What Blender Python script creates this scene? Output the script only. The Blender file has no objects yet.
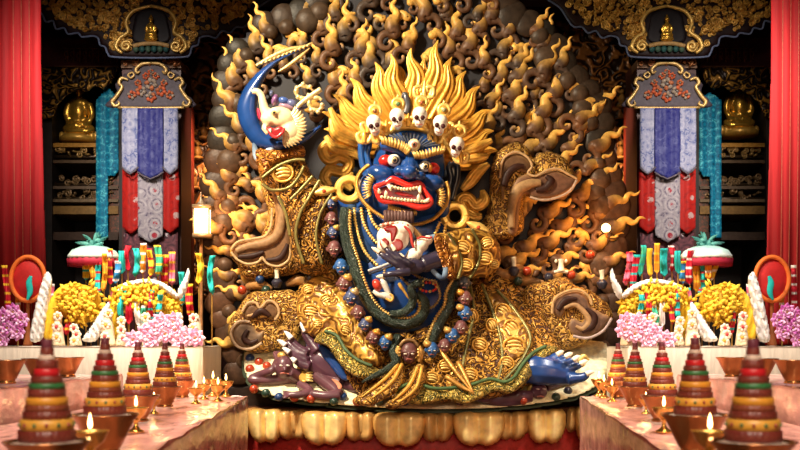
import bpy, math, random
import numpy as np
from mathutils import Vector, Matrix
R = random.Random(7)
S = bpy.context.scene
C = S.collection
PI = math.pi

# ------------------------------------------------------------------ camera, world, lights, exposure
F, CX, CY, CZ = 1000.0, 400.0, 343.0, 1.3          # focal length in pixels, principal point, camera height
cd = bpy.data.cameras.new('camera')
cd.sensor_width = 36; cd.lens = 45; cd.shift_y = (CY - 225) / 800
cam = bpy.data.objects.new('camera', cd); C.objects.link(cam)
cam.location = (0, 0, CZ); cam.rotation_euler = (PI / 2, 0, 0)
cd.dof.use_dof = True; cd.dof.focus_distance = 9.3; cd.dof.aperture_fstop = 3.0
S.camera = cam
S.view_settings.view_transform = 'Standard'; S.view_settings.look = 'None'
S.view_settings.gamma = 1.0; S.view_settings.use_curve_mapping = False
S.view_settings.exposure = 0.0
w = bpy.data.worlds.new('world'); S.world = w; w.use_nodes = True
w.node_tree.nodes['Background'].inputs[0].default_value = (1.0, 0.75, 0.55, 1)
w.node_tree.nodes['Background'].inputs[1].default_value = 0.012


def area(name, loc, target, size, energy, col, size_y=None, spread=PI):
    l = bpy.data.lights.new(name, 'AREA'); l.energy = energy; l.color = col; l.size = size
    if size_y: l.shape = 'RECTANGLE'; l.size_y = size_y
    l.spread = spread
    o = bpy.data.objects.new(name, l); C.objects.link(o); o.location = loc
    o.rotation_euler = (Vector(target) - Vector(loc)).to_track_quat('-Z', 'Y').to_euler()
    return o


def point(name, loc, energy, col, r=0.05):
    l = bpy.data.lights.new(name, 'POINT'); l.energy = energy; l.color = col; l.shadow_soft_size = r
    o = bpy.data.objects.new(name, l); C.objects.link(o); o.location = loc
    return o


area('key_light', (-3.4, 6.0, 6.4), (0.1, 9.6, 2.3), 0.5, 195, (1.0, 0.84, 0.60), spread=1.35)
area('fill_light', (1.8, 1.5, 4.6), (0.3, 9.6, 2.0), 2.2, 17, (1.0, 0.62, 0.32), spread=1.2)
area('altar_light_left', (-2.3, 7.2, 4.8), (-2.4, 8.4, 1.3), 0.8, 36, (1.0, 0.93, 0.84), spread=1.1)  # added pair, out of sight: gives the offerings their bright wash
area('altar_light_right', (2.4, 7.2, 4.8), (2.5, 8.4, 1.3), 0.8, 36, (1.0, 0.93, 0.84), spread=1.1)
area('table_light_left', (-1.5, 4.6, 3.2), (-1.5, 5.2, 0.8), 0.8, 30, (1.0, 0.86, 0.72), spread=1.6)
area('table_light_right', (1.5, 4.6, 3.2), (1.5, 5.2, 0.8), 0.8, 30, (1.0, 0.86, 0.72), spread=1.6)
area('tower_fill_left', (-0.6, 1.0, 3.0), (-1.2, 4.0, 1.0), 1.0, 24, (1.0, 0.80, 0.62), spread=1.5)  # added fill pair, unseen: brightens the nearest towers
area('tower_fill_right', (0.6, 1.0, 3.0), (1.2, 4.0, 1.0), 1.0, 24, (1.0, 0.80, 0.62), spread=1.5)
area('panel_fill_left', (-2.45, 13.1, 4.5), (-2.75, 14.4, 3.4), 0.5, 16, (1.0, 0.62, 0.36), spread=1.0)  # added fills without a fixture, to lift the carved wall panels
area('panel_fill_right', (2.75, 13.1, 4.5), (3.05, 14.4, 3.4), 0.5, 16, (1.0, 0.62, 0.36), spread=1.0)
area('hall_light_left', (-3.4, 9.0, 5.4), (-3.6, 13.2, 3.2), 1.0, 30, (1.0, 0.88, 0.78), spread=.95)
area('hall_light_right', (3.6, 9.0, 5.4), (3.8, 13.2, 3.2), 1.0, 30, (1.0, 0.88, 0.78), spread=.95)

# ------------------------------------------------------------------ helpers
def P(px, py, d):
    return Vector(((px - CX) * d / F, d, (CY - py) * d / F + CZ))


def spline(pts, n=8, closed=False):
    """Catmull-Rom through the control points (any dimension)."""
    p = np.array(pts, float); k = len(p); out = []
    segs = k if closed else k - 1
    for i in range(segs):
        if closed:
            a, b, c, e = p[(i - 1) % k], p[i], p[(i + 1) % k], p[(i + 2) % k]
        else:
            a, b, c, e = p[max(i - 1, 0)], p[i], p[i + 1], p[min(i + 2, k - 1)]
        for j in range(n):
            t = j / n
            out.append(0.5 * ((2 * b) + (-a + c) * t + (2 * a - 5 * b + 4 * c - e) * t * t + (-a + 3 * b - 3 * c + e) * t ** 3))
    if not closed: out.append(p[-1])
    return np.array(out)


ORIG = {}


class MB:
    def __init__(s): s.v = []; s.f = []; s.c = []

    def add(s, v, f, c):
        k = len(s.v); s.v += [Vector(x) for x in v]; s.f += [tuple(i + k for i in q) for q in f]
        if c is None: c = (.5, .5, .5)
        if isinstance(c[0], (int, float)): s.c += [tuple(c[:3])] * len(v)
        else: s.c += [tuple(x[:3]) for x in c]
        return s

    def build(s, name, mat, parent=None, smooth=True, origin=None):
        me = bpy.data.meshes.new(name)
        if parent is not None: L = ORIG[parent.name]
        elif origin is not None: L = Vector(origin)
        else:
            a = np.array([tuple(x) for x in s.v])
            L = Vector(((a[:, 0].min() + a[:, 0].max()) / 2, (a[:, 1].min() + a[:, 1].max()) / 2, a[:, 2].min()))
        me.from_pydata([tuple(x - L) for x in s.v], [], s.f)
        at = me.color_attributes.new('tint', 'FLOAT_COLOR', 'POINT')
        at.data.foreach_set('color', [q for x in s.c for q in (x[0], x[1], x[2], 1.0)])
        if smooth: me.polygons.foreach_set('use_smooth', [True] * len(me.polygons))
        me.materials.append(mat); me.update()
        o = bpy.data.objects.new(name, me); C.objects.link(o)
        ORIG[o.name] = L
        if parent is not None: o.parent = parent
        else: o.location = L
        return o


def tag(o, label, cat, group=None, kind=None):
    o['label'] = label; o['category'] = cat
    if group: o['group'] = group
    if kind: o['kind'] = kind
    return o


def thing(name, label, cat, loc=(0, 0, 0), group=None):
    o = bpy.data.objects.new(name, None); C.objects.link(o); o.location = loc
    o.empty_display_size = 0.1
    ORIG[o.name] = Vector(loc)
    return tag(o, label, cat, group)


def struct(o): o['kind'] = 'structure'; return o


def dup(root, loc, label=None, group=None, scale=None, rz=None):
    r = root.copy(); C.objects.link(r); r.location = loc
    if label: r['label'] = label
    if group: r['group'] = group
    if scale: r.scale = (scale,) * 3
    if rz is not None: r.rotation_euler = (0, 0, rz)
    for ch in list(root.children):
        c = ch.copy(); C.objects.link(c); c.parent = r
        for g in list(ch.children):
            q = g.copy(); C.objects.link(q); q.parent = c
    return r


def voxel(o, size, smooth=4, factor=.5):
    m = o.modifiers.new('join', 'REMESH'); m.mode = 'VOXEL'; m.voxel_size = size; m.use_smooth_shade = True
    if smooth:
        s = o.modifiers.new('soft', 'SMOOTH'); s.iterations = smooth; s.factor = factor
    return o


def mixc(a, b, t):
    t = max(0, min(1, t)); return tuple(a[i] * (1 - t) + b[i] * t for i in range(3))


# ---- shapes
def box(m, x0, x1, y0, y1, z0, z1, c=None):
    v = [(x, y, z) for x in (x0, x1) for y in (y0, y1) for z in (z0, z1)]
    return m.add(v, [(0, 1, 3, 2), (4, 6, 7, 5), (0, 4, 5, 1), (2, 3, 7, 6), (0, 2, 6, 4), (1, 5, 7, 3)], c)


def lathe(m, prof, c=None, n=32, o=(0, 0, 0), rib=0, ribn=0, sx=1, sy=1, cols=None):
    v = []; f = []; cc = []
    for i, (r, z) in enumerate(prof):
        for k in range(n):
            a = 2 * PI * k / n
            q = r * (1 + (rib * (0.5 + 0.5 * math.cos(ribn * a)) if rib else 0))
            v.append((o[0] + q * math.cos(a) * sx, o[1] + q * math.sin(a) * sy, o[2] + z)); cc.append(cols[i] if cols else c)
    for i in range(len(prof) - 1):
        for k in range(n):
            f.append((i * n + k, i * n + (k + 1) % n, (i + 1) * n + (k + 1) % n, (i + 1) * n + k))
    f.append(tuple(range(n))[::-1]); f.append(tuple((len(prof) - 1) * n + k for k in range(n)))
    return m.add(v, f, cc if cc[0] is not None else None)


def ellipsoid(m, c, rx, ry, rz, col=None, rot=0, n=20, k=12):
    """centre c (world), radii along X, Y(depth), Z; rot turns it in the XZ plane."""
    v = []; f = []; cs, sn = math.cos(rot), math.sin(rot)
    for i in range(k + 1):
        t = PI * i / k
        for j in range(n):
            a = 2 * PI * j / n
            x, y, z = rx * math.sin(t) * math.cos(a), ry * math.sin(t) * math.sin(a), rz * math.cos(t)
            v.append((c[0] + x * cs - z * sn, c[1] + y, c[2] + x * sn + z * cs))
    for i in range(k):
        for j in range(n):
            f.append((i * n + j, i * n + (j + 1) % n, (i + 1) * n + (j + 1) % n, (i + 1) * n + j))
    return m.add(v, f, col)


def pell(m, px, py, d, rx, ry, rd, col=None, rot=0, n=20, k=12):
    """ellipsoid centred on a point of the relief: rx, ry in hundredths of the relief scale, rd metres deep; rot clockwise degrees."""
    s = d / F
    return ellipsoid(m, P(px, py, d), rx * s, rd, ry * s, col, -math.radians(rot), n, k)


def sweep(m, pts, rad, cols, n=10, flat=1.0, flute=0, fn=0, spl=6, beads=0, bead=.25, up=None):
    """tube through 3-D points; rad per control point; flat = depth/width ratio; flute/fn = grooves; beads = bumps along."""
    k = len(pts)
    rad = list(rad) if isinstance(rad, (list, tuple)) else [rad] * k
    q = spline([list(p) + [r] for p, r in zip(pts, rad)], spl) if spl > 1 else np.array([list(p) + [r] for p, r in zip(pts, rad)])
    p = q[:, :3]; r = np.maximum(q[:, 3], 1e-4); N = len(p)
    T = np.gradient(p, axis=0); T /= np.maximum(np.linalg.norm(T, axis=1, keepdims=True), 1e-9)
    U = np.array(up if up is not None else (0, -1, 0), float)
    v = []; f = []; cc = []
    s_len = np.concatenate([[0], np.cumsum(np.linalg.norm(np.diff(p, axis=0), axis=1))])
    for i in range(N):
        Nn = np.cross(T[i], U); l = np.linalg.norm(Nn)
        Nn = Nn / l if l > 1e-6 else np.array((1., 0, 0))
        B = np.cross(Nn, T[i])
        ri = r[i] * (1 + (bead * math.cos(2 * PI * s_len[i] / beads) if beads else 0))
        t = i / (N - 1)
        c = cols(t) if callable(cols) else cols
        for j in range(n):
            a = 2 * PI * j / n
            g = 1 + (flute * math.cos(fn * a) if flute else 0)
            v.append(p[i] + Nn * (ri * g * math.cos(a)) + B * (ri * g * flat * math.sin(a))); cc.append(c)
    for i in range(N - 1):
        for j in range(n):
            f.append((i * n + j, i * n + (j + 1) % n, (i + 1) * n + (j + 1) % n, (i + 1) * n + j))
    f.append(tuple(range(n))[::-1]); f.append(tuple((N - 1) * n + j for j in range(n)))
    return m.add(v, f, cc if cc[0] is not None else None)


def ptube(m, pts, rad, d, cols, **kw):
    """sweep along relief points (px,py[,dd]); rad in relief pixels."""
    w3 = []; rr = []
    rad = list(rad) if isinstance(rad, (list, tuple)) else [rad] * len(pts)
    for q, r in zip(pts, rad):
        dd = d(q[0], q[1]) if callable(d) else d
        if len(q) > 2: dd += q[2]
        w3.append(P(q[0], q[1], dd)); rr.append(r * dd / F)
    return sweep(m, w3, rr, cols, **kw)


def sdist(xy, poly):
    """signed distance (inside +) and nearest boundary point."""
    a = poly; b = np.roll(poly, -1, 0); ab = b - a
    best = np.full(len(xy), 1e18); near = np.zeros_like(xy); ins = np.zeros(len(xy), bool)
    L = np.maximum((ab ** 2).sum(1), 1e-12)
    for i in range(len(a)):
        t = np.clip(((xy - a[i]) @ ab[i]) / L[i], 0, 1)
        q = a[i] + t[:, None] * ab[i]; dd = ((xy - q) ** 2).sum(1)
        k = dd < best; best[k] = dd[k]; near[k] = q[k]
        y0, y1 = a[i, 1], b[i, 1]
        if y0 != y1:
            c = ((y0 > xy[:, 1]) != (y1 > xy[:, 1])) & (xy[:, 0] < ab[i, 0] * (xy[:, 1] - y0) / (y1 - y0) + a[i, 0])
            ins ^= c
    s = np.sqrt(best); s[~ins] *= -1
    return s, near


def relief(m, outline, d, H, edge, col=None, cell=1.6, back=.04, hf=None, smooth=True, spl=5, colf=None):
    """a cushion-like carved shape: outline in relief pixels, front bulges H metres within `edge` pixels, back is flat."""
    poly = spline(outline, spl, True)[:, :2] if smooth else np.array(outline, float)
    x0, y0 = poly.min(0) - cell; x1, y1 = poly.max(0) + cell
    nx, ny = int((x1 - x0) / cell) + 2, int((y1 - y0) / cell) + 2
    gx, gy = np.meshgrid(x0 + np.arange(nx) * cell, y0 + np.arange(ny) * cell)
    xy = np.stack([gx.ravel(), gy.ravel()], 1)
    sd, near = sdist(xy, poly)
    ok = (sd > -cell * .75).reshape(ny, nx)
    quad = ok[:-1, :-1] & ok[1:, :-1] & ok[:-1, 1:] & ok[1:, 1:]
    neg = sd <= 0; xy = xy.copy(); xy[neg] = near[neg]; sdp = np.maximum(sd, 0)
    t = np.clip(sdp / edge, 0, 1); h = H * np.sqrt(np.maximum(1 - (1 - t) ** 2, 0))
    if hf is not None: h = h + hf(xy[:, 0], xy[:, 1], sdp) * np.clip(sdp / 2.0, 0, 1)
    idx = {}; v = []; cc = []
    bidx = {}
    f = []
    def vert(k, front):
        if front:
            if k not in idx:
                idx[k] = len(v); dd = (d(xy[k, 0], xy[k, 1]) if callable(d) else d)
                v.append(P(xy[k, 0], xy[k, 1], dd - h[k])); cc.append(colf(xy[k, 0], xy[k, 1], sdp[k]) if colf else col)
            return idx[k]
        if k not in bidx:
            bidx[k] = len(v); dd = (d(xy[k, 0], xy[k, 1]) if callable(d) else d)
            v.append(P(xy[k, 0], xy[k, 1], dd + back)); cc.append(colf(xy[k, 0], xy[k, 1], sdp[k]) if colf else col)
        return bidx[k]
    E = {}
    for j, i in zip(*np.nonzero(quad)):
        q = [j * nx + i, (j + 1) * nx + i, (j + 1) * nx + i + 1, j * nx + i + 1]
        f.append(tuple(vert(k, True) for k in q)); f.append(tuple(vert(k, False) for k in q[::-1]))
        for a, b in zip(q, q[1:] + q[:1]):
            if (b, a) in E: del E[(b, a)]
            else: E[(a, b)] = 1
    for a, b in E:
        f.append((vert(b, True), vert(a, True), vert(a, False), vert(b, False)))
    return m.add(v, f, cc if cc and cc[0] is not None else None)


# ------------------------------------------------------------------ materials
def newmat(name):
    m = bpy.data.materials.new(name); m.use_nodes = True
    nt = m.node_tree; b = nt.nodes['Principled BSDF']
    return m, nt, b


def N(nt, t, **kw):
    n = nt.nodes.new(t)
    for k, v in kw.items():
        if k.startswith('i_'):
            n.inputs[k[2:].replace('_', ' ')].default_value = v
        else: setattr(n, k, v)
    return n


def ramp(nt, stops, interp='LINEAR'):
    n = nt.nodes.new('ShaderNodeValToRGB'); n.color_ramp.interpolation = interp
    e = n.color_ramp.elements
    while len(e) < len(stops): e.new(0.5)
    for q, (p, c) in zip(e, stops): q.position = p; q.color = (c[0], c[1], c[2], 1)
    return n


def paint(name, rough=.45, metal=0., vary=.25, vscale=22., bump=0., bscale=80., coat=0., spec=.5):
    """painted surface: the piece's own paint colour (tint attribute) with slight wear."""
    m, nt, b = newmat(name); L = nt.links
    at = N(nt, 'ShaderNodeAttribute', attribute_name='tint')
    tc = N(nt, 'ShaderNodeTexCoord')
    nz = N(nt, 'ShaderNodeTexNoise', i_Scale=vscale, i_Detail=4.0); L.new(tc.outputs['Object'], nz.inputs['Vector'])
    mr = N(nt, 'ShaderNodeMapRange'); mr.inputs['To Min'].default_value = 1 - vary; mr.inputs['To Max'].default_value = 1 + vary
    mr.inputs['From Min'].default_value = .3; mr.inputs['From Max'].default_value = .7
    L.new(nz.outputs['Fac'], mr.inputs['Value'])
    mx = N(nt, 'ShaderNodeVectorMath', operation='SCALE'); L.new(at.outputs['Color'], mx.inputs[0]); L.new(mr.outputs[0], mx.inputs['Scale'])
    L.new(mx.outputs[0], b.inputs['Base Color'])
    b.inputs['Roughness'].default_value = rough; b.inputs['Metallic'].default_value = metal
    b.inputs['Coat Weight'].default_value = coat; b.inputs['Coat Roughness'].default_value = .15
    b.inputs['Specular IOR Level'].default_value = spec
    if bump:
        n2 = N(nt, 'ShaderNodeTexNoise', i_Scale=bscale, i_Detail=3.0); L.new(tc.outputs['Object'], n2.inputs['Vector'])
        bp = N(nt, 'ShaderNodeBump', i_Strength=bump, i_Distance=.01); L.new(n2.outputs['Fac'], bp.inputs['Height']); L.new(bp.outputs[0], b.inputs['Normal'])
    return m


def filigree(name, hi, lo, scale=9., freq=34., rough=.36, metal=.35, strength=.9, dist=.02, cut=(.25, .6), mid=None):
    """gilded scrollwork: worm-like raised lines over a darker ground."""
    m, nt, b = newmat(name); L = nt.links
    tc = N(nt, 'ShaderNodeTexCoord')
    nz = N(nt, 'ShaderNodeTexNoise', i_Scale=scale, i_Detail=1.0, i_Roughness=.4, i_Distortion=.6); L.new(tc.outputs['Object'], nz.inputs['Vector'])
    mu = N(nt, 'ShaderNodeMath', operation='MULTIPLY'); mu.inputs[1].default_value = freq; L.new(nz.outputs['Fac'], mu.inputs[0])
    si = N(nt, 'ShaderNodeMath', operation='SINE'); L.new(mu.outputs[0], si.inputs[0])
    mr = N(nt, 'ShaderNodeMapRange'); mr.inputs['From Min'].default_value = -1; L.new(si.outputs[0], mr.inputs['Value'])
    rp = ramp(nt, [(cut[0], lo), (cut[1], mid or mixc(lo, hi, .7)), (.9, hi)]); L.new(mr.outputs[0], rp.inputs[0])
    n2 = N(nt, 'ShaderNodeTexNoise', i_Scale=3.5, i_Detail=3.0); L.new(tc.outputs['Object'], n2.inputs['Vector'])
    r2 = ramp(nt, [(.3, (.72, .66, .6)), (.7, (1.15, 1.1, 1.0))]); L.new(n2.outputs['Fac'], r2.inputs[0])
    mx = N(nt, 'ShaderNodeMix', data_type='RGBA', blend_type='MULTIPLY'); mx.inputs[0].default_value = 1
    L.new(rp.outputs[0], mx.inputs[6]); L.new(r2.outputs[0], mx.inputs[7]); L.new(mx.outputs[2], b.inputs['Base Color'])
    bp = N(nt, 'ShaderNodeBump', i_Strength=strength, i_Distance=dist); L.new(mr.outputs[0], bp.inputs['Height']); L.new(bp.outputs[0], b.inputs['Normal'])
    b.inputs['Roughness'].default_value = rough; b.inputs['Metallic'].default_value = metal
    return m


def brocade(name, base, c1, c2, scale=9., rough=.5, c3=None):
    """woven silk with flower motifs."""
    m, nt, b = newmat(name); L = nt.links
    tc = N(nt, 'ShaderNodeTexCoord')
    vo = N(nt, 'ShaderNodeTexVoronoi', i_Scale=scale, i_Randomness=.35); L.new(tc.outputs['Object'], vo.inputs['Vector'])
    rp = ramp(nt, [(0, c1), (.16, c1), (.2, base), (.3, base), (.36, c2), (.5, base), (.72, c3 or c2)]); L.new(vo.outputs['Distance'], rp.inputs[0])
    nz = N(nt, 'ShaderNodeTexNoise', i_Scale=scale * 3.2, i_Detail=2.0, i_Distortion=1.5); L.new(tc.outputs['Object'], nz.inputs['Vector'])
    r2 = ramp(nt, [(.46, (0, 0, 0)), (.54, (1, 1, 1))]); L.new(nz.outputs['Fac'], r2.inputs[0])
    mx = N(nt, 'ShaderNodeMix', data_type='RGBA'); L.new(r2.outputs[0], mx.inputs[0]); L.new(rp.outputs[0], mx.inputs[6])
    mx.inputs[7].default_value = (*mixc(base, c2, .35), 1); L.new(mx.outputs[2], b.inputs['Base Color'])
    b.inputs['Roughness'].default_value = rough; b.inputs['Specular IOR Level'].default_value = .15
    return m


def plain(name, col, rough=.6, metal=0., noise=.2, scale=4., bump=0., stretch=None, emit=0.):
    m, nt, b = newmat(name); L = nt.links
    tc = N(nt, 'ShaderNodeTexCoord'); mp = N(nt, 'ShaderNodeMapping'); L.new(tc.outputs['Object'], mp.inputs[0])
    if stretch: mp.inputs['Scale'].default_value = stretch
    nz = N(nt, 'ShaderNodeTexNoise', i_Scale=scale, i_Detail=5.0); L.new(mp.outputs[0], nz.inputs['Vector'])
    rp = ramp(nt, [(.3, tuple(x * (1 - noise) for x in col)), (.7, tuple(min(1, x * (1 + noise)) for x in col))]); L.new(nz.outputs['Fac'], rp.inputs[0])
    L.new(rp.outputs[0], b.inputs['Base Color'])
    b.inputs['Roughness'].default_value = rough; b.inputs['Metallic'].default_value = metal
    if bump:
        bp = N(nt, 'ShaderNodeBump', i_Strength=bump, i_Distance=.03); L.new(nz.outputs['Fac'], bp.inputs['Height']); L.new(bp.outputs[0], b.inputs['Normal'])
    if emit:
        b.inputs['Emission Color'].default_value = (*col, 1); b.inputs['Emission Strength'].default_value = emit
    return m


PMS = {}


def one(name, col, rough=.35, metal=0., vary=.2):
    if name not in PMS: PMS[name] = plain(name, col, rough, metal, vary, 14)
    return PMS[name]


GLOSS = paint('gloss_paint', .28, 0, .18, 12, 0, coat=.25)
SATIN = paint('satin_paint', .5, 0, .25, 25, .15, 60, spec=.22)
GILT = paint('gilded_paint', .36, .4, .25, 18, .25, 45)
CARVED = paint('carved_paint', .45, .05, .35, 16, .3, 40, spec=.25)
SILK = paint('silk_paint', .6, 0, .2, 10, .2, 25, spec=.25)
WAX = paint('wax_paint', .4, 0, .1, 20)
COPPER = paint('copper_metal', .26, .85, .3, 8)
GOLDF = filigree('gold_scrollwork', (.66, .35, .065), (.065, .022, .006), 15, 30)
GOLDS = filigree('gold_fine_scrollwork', (.74, .44, .10), (.12, .045, .01), 16, 36, strength=.8, dist=.012)
GOLDP = filigree('gold_plain_relief', (.66, .38, .075), (.20, .085, .016), 7, 30, strength=.6, dist=.015)
HEM = filigree('gold_hem_pattern', (.66, .48, .11), (.06, .06, .012), 20, 40, strength=.8, dist=.01)
DIMGOLD = filigree('dim_carved_gold', (.50, .27, .05), (.02, .01, .006), 7, 30, metal=.45, strength=1., dist=.03, cut=(.45, .7))
DARKCARVE = filigree('dark_carved_wood', (.42, .17, .045), (.03, .012, .006), 5, 26, metal=.2, strength=1., dist=.03, cut=(.4, .7))
SNAKE = filigree('dark_scales', (.05, .085, .07), (.012, .022, .02), 40, 30, metal=.1, strength=.8, dist=.008)

GOLD = (.80, .45, .085); GOLDL = (.95, .66, .20); GOLDD = (.42, .20, .03)
BLUE = (.012, .055, .23); NAVY = (.008, .018, .065); BLACKBLUE = (.012, .016, .03)
PURPLE = (.075, .030, .045); CREAM = (.86, .78, .50); BONE = (.92, .87, .78); RED = (.62, .025, .015)
BROWN = (.17, .085, .04); TAN = (.50, .29, .12)
TEAL = (.02, .45, .42)

# ------------------------------------------------------------------ room
WALL = plain('dark_red_wall', (.045, .010, .008), .8, 0, .4, 3, .3)
FLOORM = plain('temple_floor', (.10, .035, .02), .35, 0, .4, 6, .1)
CEILM = plain('dark_ceiling', (.02, .008, .006), .8)
m = MB(); box(m, -7, 7, -1.5, 16, -.1, 0); struct(m.build('floor', FLOORM, smooth=False))
m = MB(); box(m, -7, 7, -1.5, 16, 8, 8.1); struct(m.build('ceiling', CEILM, smooth=False))
m = MB(); box(m, -7, 7, 15.2, 15.4, 0, 8); struct(m.build('wall_back', WALL, smooth=False))
m = MB(); box(m, -7.2, -7, -1.5, 15.2, 0, 8); struct(m.build('wall_left', WALL, smooth=False))
m = MB(); box(m, 7, 7.2, -1.5, 15.2, 0, 8); struct(m.build('wall_right', WALL, smooth=False))
# ------------------------------------------------------------------ temple hall behind the statue
WOODR = plain('dark_red_lacquer', (.055, .010, .008), .45, 0, .4, 3, .1, (1, 1, .2))
WOODK = plain('dark_wood', (.012, .007, .005), .55, 0, .5, 3, .1, (.3, 1, 3))
GOLDPL = plain('polished_gold', (.75, .42, .06), .25, .75, .25, 5)
PAINT = bpy.data.materials['satin_paint']
REDCLOTH = plain('red_curtain_cloth', (.48, .010, .014), .75, 0, .25, 3, .15, (6, 6, .4))
DBLUE = brocade('blue_brocade', (.010, .012, .15), (.36, .04, .06), (.09, .10, .26), 5)
DWHITE = brocade('white_brocade', (.42, .43, .54), (.32, .07, .12), (.10, .13, .30), 7)
DWHITE2 = brocade('white_red_brocade', (.48, .44, .46), (.38, .03, .05), (.10, .08, .14), 5)
DRED = brocade('red_brocade', (.46, .018, .012), (.50, .34, .32), (.26, .012, .012), 4)
DTEAL = brocade('teal_brocade', (.006, .26, .44), (.12, .75, .80), (.008, .07, .14), 9, c3=(.14, .70, .76))


def scroll(m, x, y, r, d, chir, col, rad=None, ang=0):
    pts = []; n = 8
    for i in range(n + 1):
        a = ang + i / n * 1.55 * 2 * PI * chir; q = r * (1 - .82 * i / n)
        pts.append((x + q * math.cos(a), y + q * math.sin(a)))
    ptube(m, pts, [(rad or r * .26) * (.35 + .65 * min(1, (i + .5) / 3)) for i in range(n + 1)], d, col, n=7, spl=3, flat=.9)


def leaf_blobs(m, o, d, n, rnd, rlo=1.3, rhi=3.2, col=None):
    """clusters of carved leaves and scrolls filling an outline."""
    poly = np.array(o, float); x0, y0 = poly.min(0); x1, y1 = poly.max(0); k = 0
    while k < n:
        q = np.array([[rnd.uniform(x0, x1), rnd.uniform(y0, y1)]])
        s, _ = sdist(q, poly)
        if s[0] < 2.5: continue
        k += 1; x, y = q[0]; c = col or mixc((.40, .20, .03), (.85, .52, .12), rnd.random() ** 1.5)
        if rnd.random() < .55: scroll(m, x, y, rnd.uniform(2.0, 4.2), d - rnd.uniform(0, .03), rnd.choice((-1, 1)), c, ang=rnd.uniform(0, 6.3))
        else: pell(m, x, y, d - rnd.uniform(0, .03), rnd.uniform(rlo, rhi), rnd.uniform(.8, 1.7), .05, c, rnd.uniform(-90, 90), n=8, k=6)


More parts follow.
